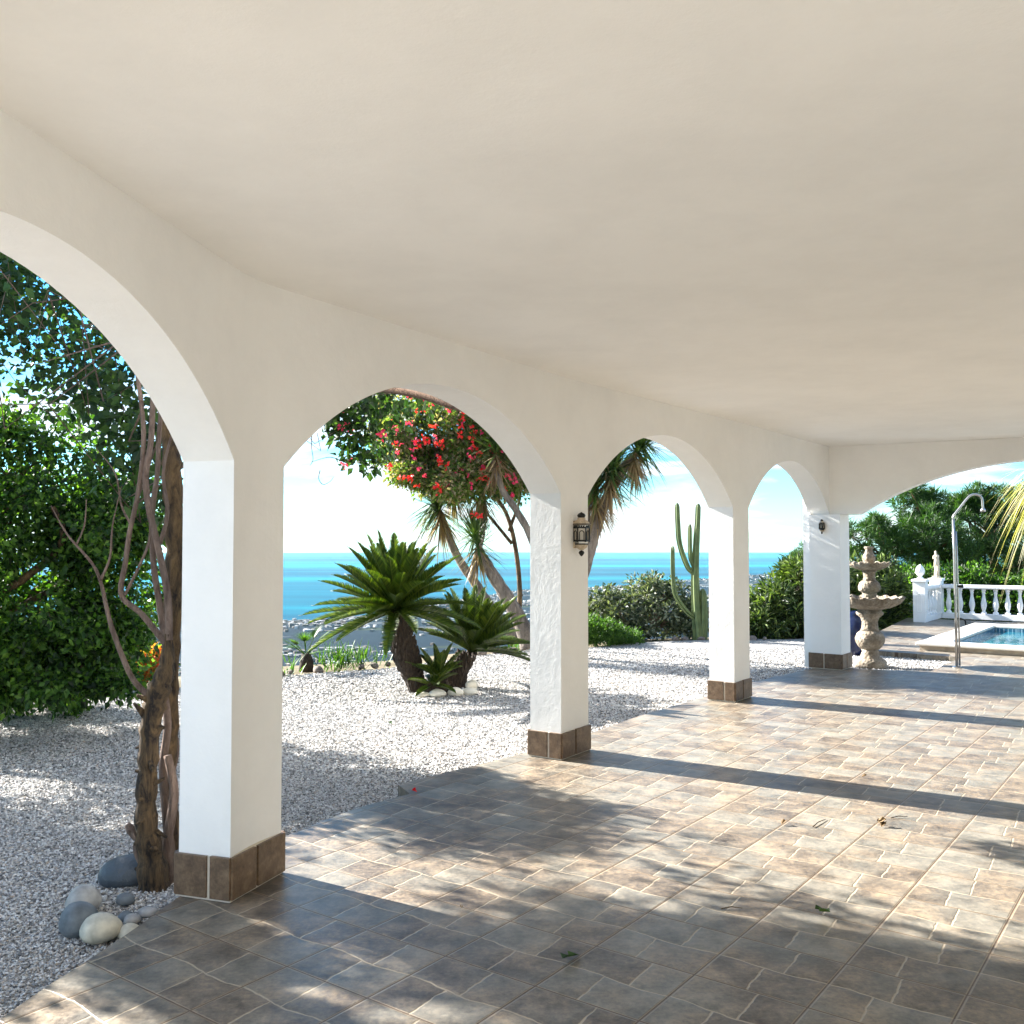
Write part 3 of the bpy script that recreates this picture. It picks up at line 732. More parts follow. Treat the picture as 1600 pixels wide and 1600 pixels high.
tw = twigs('twigs', [at(235, 520, 4.95), at(240, 600, D0), at(222, 640, D0)], [(c, r, 1) for c, r, n in cl[::3]], M_bark2, None, .006, .5, 9); keep(tw, vine)
fc = []
def flowers(P, par, mat, n, spread, L, W):
    for p in P:
        Q = np.repeat(np.array([p]), n, 0)+RNG.normal(size=(n, 3))*spread; Vv, Ff = leafverts(Q, unit(n), L, W)
        keep(np_mesh('flower_cluster', Vv, Ff, mat), par)
P_, D_ = clump_points([(at(x, y, d), (r, r, r), 1) for x, y, d, r, n in VC2[1:]+VC[:6:3]], .5)
flowers(list(P_)[:14], vine, F_pink, 9, .022, .038, .032)
# hanging tendrils
for pts in ([(487, 680), (487, 700), (489, 718), (484, 728)], [(500, 735), (498, 748), (505, 757), (516, 752), (521, 745)], [(545, 725), (520, 715), (505, 716), (486, 722)]):
    m = MB(); stem(m, pts, 7.2, [.004, .003, .002], 5); keep(m.build('tendril', M_bark2, None, True), vine)
m = MB(); stem(m, [(520, 640), (560, 605), (600, 598), (650, 602), (700, 618), (740, 650)], 6.6, [.012, .012, .012, .01, .008], 6)
keep(m.build('branch', M_bark2, None, True), vine)
m = MB(); m.tube(smoothpath([OUT[2].lerp(OUT[3], f)+left_n(dirs[2])*(.10+.02*math.sin(f*20))+Vector((0, 0, z+.03)) for f, z in ((.2, 2.50), (.34, 2.535), (.45, 2.55), (.56, 2.55), (.68, 2.535), (.85, 2.50))], 5), .032, 8); keep(m.build('branch', M_bark2, None, True), vine)

# ------------------------------------------------------------------ big leafy bush tree at the left
bt = empty('broadleaf_tree', (-5.1, 7.9, GZ)); tag(bt, 'wide dark green leafy tree spreading to the gravel at the left edge', 'tree')
cl = []
def blob(px, py, d, rx, ry, rz, k, rr, n): cl.extend(subclumps(at(px, py, d), (rx, ry, rz), k, rr, n, .35, .15))
blob(60, 900, 8.1, .85, .8, 1.05, 34, .26, 330)
blob(165, 900, 8.3, .42, .7, .85, 22, .22, 300)
blob(60, 1020, 8.0, .85, .6, .36, 22, .22, 300)
blob(110, 780, 8.0, .62, .7, .5, 20, .22, 240)
blob(70, 660, 8.0, .6, .5, .25, 10, .18, 110)
blob(-20, 690, 8.0, .5, .5, .3, 9, .2, 130)
blob(40, 700, 8.0, .45, .6, .35, 8, .2, 130)
blob(205, 800, 8.4, .26, .4, .62, 12, .18, 200)
blob(-40, 880, 7.8, .5, .7, 1.1, 16, .26, 260)
blob(40, 1062, 7.9, .9, .4, .13, 16, .16, 260)
blob(30, 1050, 8.6, .95, .5, .22, 22, .2, 300)
blob(130, 1000, 8.8, .5, .5, .4, 12, .2, 260)
blob(-80, 1040, 8.2, .8, .6, .3, 16, .24, 260)
cl += subclumps(at(10, 1080, 9.3), (1.0, .3, .16), 20, .15, 240, .2, .03)+subclumps(at(110, 1070, 9.7), (.55, .3, .16), 12, .14, 240, .2, .03)
keep(foliage('crown', [(c, q, int(n*.8)) for c, q, n in cl], .055, .038, L_bush, None, .1, .0, .2, 1.3), bt)
m = MB()
for k in range(5):
    a = k*1.25; m.tube(smoothpath([(-5.1, 7.9, GZ), (-5.0+.15*math.cos(a), 7.9+.15*math.sin(a), .6), (-3.95+.5*math.cos(a), 8.3+.4*math.sin(a), 1.5), (-3.95+.8*math.cos(a), 8.3+.6*math.sin(a), 1.9)], 4), rads([.05, .045, .03, .02], 13), 8)
keep(m.build('trunk', M_bark, None, True), bt)
tw = twigs('twigs', [(-3.95, 8.3, 1.0), (-3.5, 8.4, 1.5), (-4.5, 8.2, 1.6)], [c for c in cl[::2]], M_bark, None, .02, .25, 6); keep(tw, bt)
# off-frame neighbour on the sun side
bt2 = empty('broadleaf_tree', (-6.4, 6.6, GZ)); tag(bt2, 'leafy tree outside the left edge that shades the patio', 'tree')
cl = subclumps((-6.4, 6.7, 2.2), (1.6, 1.3, 1.5), 46, .33, 280, .2, .2)
cl += subclumps((-6.3, 7.65, 1.7), (1.1, .45, 1.3), 16, .30, 330, .2, .2)
cl += subclumps((-5.0, 6.0, 1.6), (.5, .5, 1.0), 12, .28, 300, .2, .2)
cl += subclumps((-6.3, 7.45, 4.2), (1.5, 1.2, .9), 30, .30, 260, .2)
keep(foliage('crown', cl, .085, .05, L_bush, None, .1, .15, .15, 1.0), bt2)
m = MB(); m.tube(smoothpath([(-6.4, 6.6, GZ-.1), (-6.3, 6.7, 1), (-6.4, 6.6, 2.4), (-6.2, 6.7, 3.6)], 4), rads([.14, .1, .07, .03], 13), 8); keep(m.build('trunk', M_bark, None, True), bt2)

# ------------------------------------------------------------------ yuccas
def blades(P0, D, L, W, curve, seg=4):
    """long tapering strips. P0 (n,3), D (n,3), droop by curve"""
    n = len(P0); up = np.array([0, 0, 1.]); side_ = np.cross(D, up); side_ /= np.linalg.norm(side_, axis=1, keepdims=True)+1e-6
    L = np.broadcast_to(L, (n,))[:, None]; cv = np.broadcast_to(curve, (n,))[:, None]; Vs = []
    for k in range(seg+1):
        t = k/seg; c = P0 + D*L*t - up*cv*L*t*t*.5
        wd = W*(1-t)**.8*(.6+.4*min(1, t*4)) if k < seg else .0008
        a = c - side_*wd*.5; b = c + side_*wd*.5
        Vs += [a, b]
    V = np.stack(Vs, 1).reshape(-1, 3); st = 2*(seg+1); F = []
    for k in range(seg): F.append(np.array([2*k, 2*k+1, 2*k+3, 2*k+2])[None]+st*np.arange(n)[:, None])
    return V, np.concatenate(F)
def rosette(c, axis, n, L, W, lo=-35, hi=88, curve=.2):
    axis = Vector(axis).normalized(); q = axis.to_track_quat('Z', 'Y').to_matrix(); Mx = np.array(q)
    az = RNG.uniform(0, 2*math.pi, n); el = np.radians(RNG.uniform(lo, hi, n))
    D = np.stack([np.cos(el)*np.cos(az), np.cos(el)*np.sin(az), np.sin(el)], 1) @ Mx.T
    P0 = np.array(c)+D*.03 + np.array(axis)*RNG.uniform(-.12, .12, (n, 1))
    return blades(P0, D, L*RNG.uniform(.75, 1.15, n), W, curve*RNG.uniform(.2, 1.8, n))
def merge(parts):
    Vs, Fs, o = [], [], 0
    for V, F in parts: Vs.append(V); Fs.append(F+o); o += len(V)
    return np.concatenate(Vs), np.concatenate(Fs)
def yucca(label, trunks, heads, base, group='yuccas leaning over the terrace edge'):
    t = empty('yucca', base); tag(t, label, 'yucca', group)
    m = MB()
    for pts, d, rr in trunks: stem(m, pts, d, [q*.72 for q in rr], 10, .05)
    keep(m.build('trunk', M_ybark, None, True), t)
    g_, dd = [], []
    for x, y, d, ax, n, L in heads:
        c = at(x, y, d); g_.append(rosette(c, ax, n, L, .035, -30, 88, .25))
        dd.append(rosette(c-Vector(ax).normalized()*.18, (0, 0, -1), int(n*.5), L*.8, .03, 5, 80, .15))
    V_, F_ = merge(g_); keep(np_mesh('leaves', V_, F_, L_yucca), t)
    V_, F_ = merge(dd); keep(np_mesh('dead_leaves', V_, F_, L_dead), t)
    return t
yucca('yucca with a thick trunk leaning left behind the sago palms', [([(828, 1012), (815, 975), (790, 930), (765, 890), (748, 860)], 14.0, [.20, .16, .14, .12, .09])],
      [(744, 845, 14, (-.2, -.1, 1), 150, .62)], gr(828, 1014, GZ))
yucca('tall yucca with hanging brown leaves over the turquoise sea, left of the group', [([(808, 1000), (775, 960), (745, 915), (715, 870), (690, 810), (676, 780)], 15.0, [.13, .11, .10, .09, .08, .07]), ([(735, 900), (750, 850), (757, 800), (752, 770)], 15.0, [.08, .07, .06])],
      [(682, 790, 14.9, (-.4, -.1, 1), 210, .85), (752, 752, 15.0, (0, 0, 1), 190, .8), (705, 745, 15.2, (-.2, 0, 1), 150, .75)], gr(810, 1011, GZ))
yucca('tallest yucca with grey forked trunk seen through the third arch', [([(868, 1008), (890, 950), (912, 890), (928, 835), (948, 780), (985, 715)], 13.4, [.17, .14, .13, .12, .10, .08]), ([(925, 840), (915, 800), (925, 770)], 13.4, [.10, .08, .07]), ([(850, 1000), (845, 900), (830, 840), (805, 795), (785, 765), (770, 720)], 13.6, [.10, .08, .075, .07, .06, .05])],
      [(1000, 700, 13.4, (.5, 0, 1), 260, .66), (930, 760, 13.4, (-.1, 0, 1), 260, .72), (958, 735, 13.2, (.3, 0, 1), 200, .66), (948, 690, 13.4, (0, 0, 1), 160, .6), (775, 700, 13.6, (0, 0, 1), 140, .6), (880, 700, 13.2, (0, 0, 1), 200, .7)], gr(868, 1011, GZ))

# flowering vine over the yuccas
v2 = empty('bougainvillea', gr(790, 1014, GZ)); tag(v2, 'sunlit bougainvillea full of red flowers tangled over the yuccas', 'climbing vine')
VC3 = [(620, 660, .3), (640, 700, .35), (660, 640, .3), (660, 730, .3), (700, 650, .4), (700, 700, .45), (740, 670, .45), (740, 720, .4), (780, 690, .4), (790, 730, .38), (760, 640, .4), (720, 620, .35), (700, 755, .25), (750, 760, .3), (800, 750, .3), (640, 745, .15), (780, 650, .35), (750, 690, .4), (815, 745, .25), (820, 700, .35), (720, 690, .4), (765, 735, .35), (660, 690, .35), (735, 745, .3), (670, 755, .2), (600, 640, .25), (610, 680, .2), (600, 705, .14), (690, 610, .3), (800, 670, .4), (830, 720, .4)]
cl = []
for x, y, r in VC3: cl.extend(subclumps(at(x, y, 14.5+RNG.uniform(-.5, .5)), (r*1.25, r*1.1, r), 8, .20, 115, .15))
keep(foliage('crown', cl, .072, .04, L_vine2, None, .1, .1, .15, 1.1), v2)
keep(twigs('twigs', [at(760, 760, 15.6), at(700, 740, 15.6), at(810, 760, 15.8)], cl, M_bark2, None, .012, .35, 7), v2)
m = MB(); stem(m, [(800, 1010), (812, 940), (806, 860), (790, 800), (760, 760)], 15.6, [.05, .04, .035, .03], 8); stem(m, [(800, 850), (750, 790), (700, 740)], 15.6, [.03, .025, .02], 7); stem(m, [(795, 830), (812, 780), (810, 760)], 15.6, [.03, .025, .02], 7)
keep(m.build('trunk', M_bark, None, True), v2)
fl = [(617, 690), (640, 750), (650, 700), (662, 685), (672, 690), (685, 692), (690, 695), (683, 715), (687, 722), (640, 745), (648, 755), (680, 762), (690, 765), (683, 757), (718, 658), (722, 665), (726, 680), (745, 675), (742, 683), (752, 710), (742, 697), (756, 748), (764, 748), (784, 762), (668, 617), (678, 625), (660, 640), (610, 732), (742, 805), (750, 808), (760, 735), (700, 730), (720, 640), (676, 665), (735, 640), (650, 640), (625, 745)]
flowers([at(x+random.uniform(-4, 4), y+random.uniform(-4, 4), 13.75) for x, y in fl], v2, F_red, 8, .020, .062, .048)
flowers([at(x+random.uniform(-22, 22), y+random.uniform(-22, 22), 13.8) for x, y, q in VC3 for _ in (0,)], v2, F_pink, 5, .016, .055, .045)
fl2 = [(700, 640), (795, 700), (795, 745), (803, 750), (800, 772), (648, 690), (735, 715), (770, 700), (640, 660)]
flowers([at(x, y, 13.75) for x, y in fl2], v2, F_pink, 10, .03, .06, .05)

# ------------------------------------------------------------------ sago palms
def cycad(label, base, trunk_pts, rr, head, nf, L, spread=(-25, 80), lean=(0, 0, 1), LW=.15):
    t = empty('sago_palm', base); tag(t, label, 'sago palm', 'sago palms on the gravel')
    m = MB(); P = smoothpath(trunk_pts, 6); r_ = [q*.68 for q in rads(rr, len(P))]; m.tube(P, r_, 14)
    for i, p in enumerate(P):                     # old leaf bases
        for k in range(16):
            a = k*2.4+i*.7; d = Vector((math.cos(a), math.sin(a), .25)); q = p+d*r_[i]*.9+Vector((0, 0, random.uniform(-.03, .03)))
            m.tube([q-Vector((0, 0, .03)), q+d*.025, q+d*.035+Vector((0, 0, .035))], [.022, .018, .005], 4)
    keep(m.build('trunk', M_cybark, None, False), t)
    parts = []; rach = MB(); ax = Vector(lean).normalized(); Mx = ax.to_track_quat('Z', 'Y').to_matrix()
    for i in range(nf):
        az = i*2.39996; f = i/nf; el = R(spread[0]+(spread[1]-spread[0])*(f**.8)+random.uniform(-6, 6))
        d = Mx @ Vector((math.cos(el)*math.cos(az), math.cos(el)*math.sin(az), math.sin(el)))
        Lf = L*random.uniform(.85, 1.08)*(.92 if f > .8 else 1); cu = random.uniform(.18, .38)*max(.25, math.cos(el))
        pts = [Vector(head)+d*Lf*s-Vector((0, 0, 1))*cu*Lf*s*s*.8 for s in np.linspace(0, 1, 9)]
        rach.tube(pts, rads([.010, .008, .003], 9), 5)
        n_l = 72; s_ = np.linspace(.10, 1.0, n_l)
        pc = np.stack([np.interp(s_, np.linspace(0, 1, 9), [p[j] for p in pts]) for j in range(3)], 1)
        tg = np.gradient(pc, axis=0); tg /= np.linalg.norm(tg, axis=1, keepdims=True)
        sd3 = np.cross(tg, [0, 0, 1.]); sd3 /= np.linalg.norm(sd3, axis=1, keepdims=True)+1e-6; up = np.cross(sd3, tg)
        ll = LW*np.sin(np.clip((s_*.92+.12), 0, 1)*math.pi)**.55*(1-.25*s_)
        for sg in (-1, 1):
            dl = tg*.75+sd3*sg*.75+up*.5; dl += RNG.normal(size=dl.shape)*.04; dl /= np.linalg.norm(dl, axis=1, keepdims=True)
            wv = tg*.016; mid = pc+dl*ll[:, None]*.5
            Vl = np.stack([pc-wv*.5, pc+wv*.5, mid+wv*.55, pc+dl*ll[:, None], mid-wv*.55], 1).reshape(-1, 3)
            parts.append((Vl, np.arange(len(Vl)).reshape(-1, 5)))
    V_, F_ = merge(parts); keep(np_mesh('fronds', V_, F_, L_cycad), t); keep(rach.build('stalks', L_cycad, None, True), t)
    return t
Db = gr(660, 1082, GZ).y
cycad('larger sago palm with a wide feathery crown in front of the sea', gr(655, 1080, GZ), [at(655, 1084, Db), at(642, 1050, Db), at(630, 1010, Db), at(622, 965, Db)], [.09, .14, .20, .18, .12], at(618, 955, Db), 80, 1.04, (-14, 80), (-.04, 0, 1), .17)
Db2 = gr(715, 1074, GZ).y
cycad('shorter sago palm on the right, crown tilted away from its taller neighbour', gr(712, 1074, GZ), [at(708, 1078, Db2), at(712, 1055, Db2), at(730, 1025, Db2)], [.19, .19, .13], at(736, 1018, Db2), 48, .88, (8, 82), (.28, 0, 1), .15)
cycad('small sago shoot between the two big trunks', gr(690, 1079, GZ), [at(690, 1080, Db-.1), at(690, 1066, Db-.1)], [.08, .05], at(686, 1060, Db-.1), 14, .46, (18, 80), (-.05, 0, 1), .09)
cycad('low sago offset leaning over the white stones', gr(672, 1081, GZ), [at(675, 1082, Db-.25), at(674, 1076, Db-.25)], [.05, .04], at(676, 1072, Db-.25), 9, .34, (5, 50), (-.2, -.3, 1), .08)

# small plants at the terrace edge
def spikes(name, label, c, n, L, W, mat, cat, lo=15, hi=85, curve=.3, group=None, spread=.0):
    t = empty(name, c); tag(t, label, cat, group)
    V_, F_ = rosette((0, 0, .02), (0, 0, 1), n, L, W, lo, hi, curve)
    if spread:
        k = V_.reshape(n, -1, 3); k += np.concatenate([RNG.uniform(-spread, spread, (n, 1, 2)), np.zeros((n, 1, 1))], 2); V_ = k.reshape(-1, 3)
    np_mesh('leaves', V_, F_, mat, t); return t
fp = gr(478, 1047, GZ)
fpt = empty('fan_palm', fp); tag(fpt, 'small fan palm with a stubby trunk at the terrace edge', 'palm')
m = MB(); m.tube([(0, 0, -.02), (.01, 0, .12), (0, 0, .22)], [.10, .09, .06], 10); m.build('trunk', M_cybark, fpt, True)
parts = []; m = MB()
for k in range(9):
    az = k*2.4; el = R(random.uniform(5, 60)); d = Vector((math.cos(az)*math.cos(el), math.sin(az)*math.cos(el), math.sin(el))); c = Vector((0, 0, .22))+d*.24
    m.tube([(0, 0, .2), c], .007, 5)
    s_ = d.cross(Vector((0, 0, 1))).normalized()
    D_ = np.array([(d*math.cos(a)+s_*math.sin(a)) for a in np.linspace(-1.3, 1.3, 22)]); parts.append(blades(np.repeat(np.array([c]), 22, 0), D_, .25, .022, .3))
V_, F_ = merge(parts); np_mesh('fronds', V_, F_, L_green, fpt); m.build('stalks', L_green, fpt)
for x, y, n, L, lb in ((520, 1043, 90, .32, 'clump of low green spiky leaves right of the fan palm'), (548, 1043, 90, .34, 'grassy plant among the edge stones beside the sago palm'), (440, 1054, 50, .22, 'tuft of low leaves beside the first column at the terrace edge'), (590, 1040, 40, .2, 'tiny tuft of leaves behind the larger sago palm'), (815, 1015, 60, .36, 'spiky plant at the foot of the leaning yucca')):
    spikes('edge_plant', lb, gr(x, y, GZ), n, L, .025, L_green, 'plant', 25, 88, .35, None, .22)
M_rock = simple('edge_rock', (.20, .165, .14), .9, .45, 9, .8, .03)
rk = pebble(gr(455, 1050, GZ), (.16, .12, .09), .3, M_rock, 'x', 'edge_rock', 'rock', 'rocks lining the terrace edge')
rks = [(436, 1056, 'rock at the terrace edge touching the first column in view'), (455, 1053, 'rock between the first column and the fan palm'), (497, 1050, 'rock just right of the fan palm'), (565, 1044, 'pinkish rock below the spiky plants'), (585, 1042, 'rock left of the larger sago trunk at the terrace edge'), (606, 1040, 'rock directly behind the larger sago trunk'), (752, 1024, 'rock below the right sago fronds'), (775, 1022, 'rock right of the sago fronds'), (800, 1019, 'rock at the foot of the leaning yucca'),
       (1055, 1001, 'rock just left of the cactus base'), (1070, 1000, 'rock touching the cactus base'), (1096, 1000, 'rock on the right of the cactus base'), (1175, 1000, 'rock under the left end of the oleander hedge'), (1195, 1000, 'rock under the middle of the oleander hedge'), (130, 1085, 'rock left of the grey stump'), (205, 1080, 'rock right of the grey stump')]
for i, (x, y, lb) in enumerate(rks):
    o = rk if i == 0 else rk.copy()
    if i: C.objects.link(o)
    p = gr(x, y, GZ); s = random.uniform(.35, .65); o.location = (p.x, p.y, GZ+.02); o.rotation_euler = (random.random(), random.random()*.5, random.random()*6); o.scale = (s, s*random.uniform(.7, 1.2), s); o['label'] = lb
# stump
p = gr(182, 1077, GZ); m = MB(); m.lathe([(.115, -.02), (.11, .1), (.105, .22), (.09, .27), (.05, .285), (.001, .288)], (0, 0, 0), 12, lambda i, r, z, a: (r*(1+.06*math.sin(3*a)), z))
o = m.build('stump', simple('grey_wood', (.16, .14, .125), .9, .4, 12, .8, .02), None, True); o.location = p; tag(o, 'weathered grey wooden stump between the leafy tree and the vine', 'stump')
p = gr(214, 1071, GZ); t = empty('flowering_shrub', p); tag(t, 'low shrub with yellow and red leaves behind the vine branches', 'shrub')
cl = [(Vector((random.uniform(-.3, .3), random.uniform(-.2, .2), random.uniform(.12, .40))), .13, 90) for k in range(22)]
foliage('foliage', cl, .06, .03, F_org, t, .3); twigs('stems', (0, 0, 0), cl, M_bark2, t, .01)
p = gr(130, 1082, GZ); t = empty('leafy_shrub', p+Vector((0, .4, 0))); tag(t, 'low bright green shrub left of the grey stump', 'shrub')
cl = [(Vector((random.uniform(-.7, .7), random.uniform(-.2, .3), random.uniform(.08, .32))), .15, 110) for k in range(26)]
foliage('foliage', cl, .10, .02, L_green, t, .6); twigs('stems', (0, 0, 0), cl, M_bark2, t, .01)

# ------------------------------------------------------------------ shrubs beyond the terrace
def shrub(name, label, cat, ells, mat, L, W, up=.3, k=40, rr=.2, n=150, base=None, bark=M_bark2, jit=.9, group=None, droop=.1):
    t = empty(name, base); tag(t, label, cat, group); cl = []
    for (c, r, kk) in ells: cl.extend(subclumps(c, r, int(k*kk), rr, n, .35))
    keep(foliage('foliage', cl, L, W, mat, None, up, .2, droop, jit), t)
    keep(twigs('stems', [Vector(base), Vector(base)+Vector((.3, 0, .3))], cl[::2], bark, None, .018, .2, 6), t)
    return t
def bz(px, py): return gr(px, py, GZ)
shrub('silver_shrub', 'large open silvery green shrub between the yucca and the cactus', 'shrub', [(at(1040, 945, 17.6), (.85, .5, .48), 1), (at(960, 955, 17.4), (.75, .5, .35), .9), (at(1075, 975, 17.5), (.5, .4, .3), .5), (at(1020, 920, 17.8), (.45, .4, .3), .4), (at(1000, 985, 17.2), (.8, .3, .2), .5)], L_sil, .095, .04, .3, 40, .16, 62, bz(1010, 1000)+Vector((0, .8, -.1)))
shrub('round_shrub', 'low rounded bright green shrub beside the second column', 'shrub', [(at(925, 988, 15.9), (.55, .4, .22), 1), (at(965, 995, 16.1), (.25, .3, .14), .4)], L_green, .05, .018, .5, 40, .13, 230, bz(930, 1008)+Vector((0, .4, 0)))
shrub('round_shrub', 'small yellow green tuft between the round shrub and the silvery one', 'shrub', [(at(990, 995, 16.4), (.18, .2, .10), 1)], L_green, .045, .018, .5, 10, .09, 120, bz(990, 1004)+Vector((0, .2, 0)))
shrub('oleander_hedge', 'dense oleander hedge filling the pointed fourth arch', 'hedge', [(at(1215, 955, 17.6), (.75, .6, .50), 1.3), (at(1245, 915, 17.8), (.38, .5, .5), .6), (at(1190, 970, 17.5), (.5, .5, .38), .6), (at(1260, 960, 18), (.5, .6, .6), .6)], L_ole, .17, .034, .6, 40, .2, 95, bz(1215, 1000)+Vector((0, .8, -.1)), droop=.2)
shrub('conifer', 'pointed dark green conifer top rising behind the oleander hedge', 'tree', [(at(1256, 885, 24), (.34, .35, .55), 1), (at(1256, 940, 24), (.5, .5, .75), 1)], L_pine, .12, .012, .9, 34, .14, 200, Vector((7.3, 24, -.9)))
shrub('oleander_hedge', 'tall oleander hedge behind the stone fountain', 'hedge', [(at(1340, 930, 20.3), (.7, .6, .75), 1.3), (at(1382, 930, 20.8), (.5, .5, .72), 1.1), (at(1300, 930, 20), (.5, .5, .8), .7), (at(1375, 965, 20.6), (.5, .4, .4), .6), (at(1335, 975, 20.2), (.6, .4, .35), .5)], L_ole, .17, .034, .6, 40, .2, 95, Vector((7.5, 20.6, -.15)), droop=.2)

# ------------------------------------------------------------------ cactus
DC = bz(1090, 999).y
ct = empty('columnar_cactus', bz(1088, 998)); tag(ct, 'tall branching columnar cactus rising above the shrubs', 'cactus')
def cmat():
    m = Mat('cactus_skin'); f = m.noise(4, 4); m.bsdf(m.ramp(f, [(.3, (.05, .085, .025)), (.7, (.14, .18, .06))]), .55, m.bump(m.noise(30, 3), .3, .01)); return m.mat
MC = cmat()
def cx(pts, rr, part):
    m = MB(); P = smoothpath([at(x, y, DC) for x, y in pts], 7); r_ = [q*.84 for q in rads(rr, len(P))]; r_[-1] *= .35; r_[-2] *= .8
    m.tube(P, r_, 12, True, .38); keep(m.build(part, MC, None, False), ct)
cx([(1092, 1000), (1088, 950), (1086, 900), (1088, 850), (1090, 815), (1091, 787)], [.125, .11, .085, .07, .06, .055], 'main_stem')
cx([(1084, 896), (1074, 885), (1062, 850), (1059, 815), (1058, 786)], [.045, .055, .055, .055, .05], 'arm')
cx([(1084, 888), (1079, 872), (1078, 850), (1078, 819)], [.03, .045, .045, .04], 'arm')
cx([(1088, 968), (1072, 955), (1056, 930), (1052, 905), (1051, 880), (1051, 853)], [.05, .06, .055, .05, .05, .045], 'arm')
cx([(1098, 1000), (1099, 960), (1098, 920)], [.10, .10, .07], 'arm')

# ------------------------------------------------------------------ pines beyond the pool
def pine(label, base, h, clumps, seed=0):
    t = empty('pine_tree', base); tag(t, label, 'pine tree', 'pines behind the pool balustrade')
    cl = []
    for c, r, k in clumps: cl.extend(subclumps(c, (r, r, r*.6), int(k*.75), r*.27, 18, .55))
    P, D = clump_points(cl, .2); n = len(P)
    # every point is a tuft of fine needles
    nn = 10; P2 = np.repeat(P, nn, 0); d = np.repeat(D, nn, 0)*.6+unit(n*nn)*.9; d[:, 2] += .45; d /= np.linalg.norm(d, axis=1, keepdims=True)
    V_, F_ = leafverts(P2+unit(n*nn)*.02, d, .22*(.7+.6*RNG.random(n*nn)), .022)
    keep(np_mesh('crown', V_, F_, L_pine), t)
    top = Vector(base)+Vector((0, 0, h)); m = MB()
    m.tube(smoothpath([Vector(base), Vector(base)+Vector((.2, 0, h*.4)), top], 5), rads([.22, .16, .05], 11), 9); keep(m.build('trunk', M_bark, None, True), t)
    keep(twigs('branches', [Vector(base)+Vector((.15, 0, h*f)) for f in (.35, .5, .65, .8)], [(c, r, 1) for c, r, k in clumps]+cl[::3], M_bark, None, .045, .2, 6), t)
pine('small dark pine at the left, just right of the corner column', Vector((9.3, 24.0, -2)), 3.6, [(at(1345, 830, 24), .65, 14), (at(1375, 850, 24), .7, 14), (at(1350, 880, 24), .7, 12), (at(1380, 900, 24), .8, 12)])
pine('broad pine with a lobed crown behind the fountain', Vector((10.9, 25.0, -2)), 4.2, [(at(1430, 790, 25), .75, 20), (at(1465, 800, 25), .7, 18), (at(1405, 830, 24.6), .85, 20), (at(1450, 840, 24.4), .9, 22), (at(1480, 860, 24.8), .7, 16), (at(1425, 880, 24.5), .8, 16), (at(1470, 900, 24.6), .8, 14)])
pine('pine with upswept crown behind the statue and shower', Vector((13.0, 26.0, -2)), 4.4, [(at(1520, 785, 26), .75, 18), (at(1500, 800, 26), .6, 16), (at(1555, 800, 26), .8, 18), (at(1530, 840, 25.6), .95, 22), (at(1500, 880, 25.6), .8, 16), (at(1560, 880, 25.5), .9, 18), (at(1530, 910, 25.5), .9, 12)])
pine('darker pine cut by the right edge of the view', Vector((15.4, 27, -2)), 4.2, [(at(1590, 790, 27), .8, 18), (at(1620, 820, 27), .95, 20), (at(1590, 860, 26.5), 1.0, 22), (at(1630, 890, 26.5), 1.0, 18), (at(1600, 915, 26.5), .9, 14)])
shrub('dark_hedge', 'dark green hedge right behind the white balustrade', 'hedge', [(at(1450, 925, 22.4), (1.2, .6, .55), .8), (at(1540, 928, 21.9), (1.5, .6, .55), 1), (at(1640, 930, 21.5), (1.2, .6, .55), .8), (at(1520, 955, 21.7), (2.4, .5, .35), 1)], L_bush, .10, .05, .3, 44, .28, 190, Vector((10.8, 21.9, -.2)))

# palm at right edge with dry drooping fronds
pb = Vector((9.9, 15.6, -.02)); pt = empty('palm_tree', pb); tag(pt, 'palm with pale dry drooping leaves at the right edge', 'palm')
m = MB(); m.tube([(0, 0, 0), (.02, 0, 1.2), (0, 0, 3.0)], [.2, .17, .15], 10); m.build('trunk', M_ybark, pt, True)
hd = at(1650, 735, 15.6)-pb
parts = [rosette((hd.x, hd.y, hd.z), (0, 0, 1), 300, 1.05, .04, -70, 40, 1.5)]; V_, F_ = merge(parts); np_mesh('leaves', V_, F_, L_straw, pt)
V_, F_ = rosette((hd.x, hd.y, hd.z+.1), (0, 0, 1), 160, 1.0, .04, 10, 88, .5); np_mesh('green_leaves', V_, F_, L_yucca, pt)
m = MB(); m.tube([(0, 0, 2.2), (hd.x*.5, hd.y*.5, 2.5), (hd.x, hd.y, hd.z)], [.14, .12, .1], 9); m.build('trunk_top', M_ybark, pt, True)

# ------------------------------------------------------------------ fountain
FB = gr(1360, 1043, GZ); fz = empty('stone_fountain', FB); tag(fz, 'tan carved stone fountain with two scalloped bowls behind the corner column', 'fountain')
def stonemat():
    m = Mat('carved_stone'); f = m.noise(7, 6, .7); g_ = m.noise(35, 5, .6)
    v = NV(m, m.vor(26).outputs[0]); m.bsdf(m.ramp(f*.6+g_*.4, [(.32, (.09, .065, .045)), (.5, (.22, .18, .13)), (.68, (.40, .355, .29))]), .85, m.bump(v*-1.0+g_*.3, .9, .012)); return m.mat
MS = stonemat(); kz = 1.66/1.66
def pr(lst): return [(r, z) for r, z in lst]
def carve(i, r, z, a, amp=.07, n=12):
    return r*(1+amp*math.sin(a*n+z*40)), z
m = MB(); m.lathe(pr([(.22, 0), (.225, .03), (.21, .05), (.215, .08), (.19, .11), (.13, .15), (.105, .22), (.115, .25)]), n=40); m.build('foot', MS, fz, True)
m = MB(); m.lathe(pr([(.115, .25), (.15, .29), (.175, .35), (.18, .40), (.165, .46), (.125, .50)]), n=48, fr=lambda i, r, z, a: (r*(1+.10*abs(math.sin(a*9+(1 if i % 2 else -1)*.5))*math.sin((z-.25)/.25*math.pi)), z)); m.build('lower_urn', MS, fz, True)
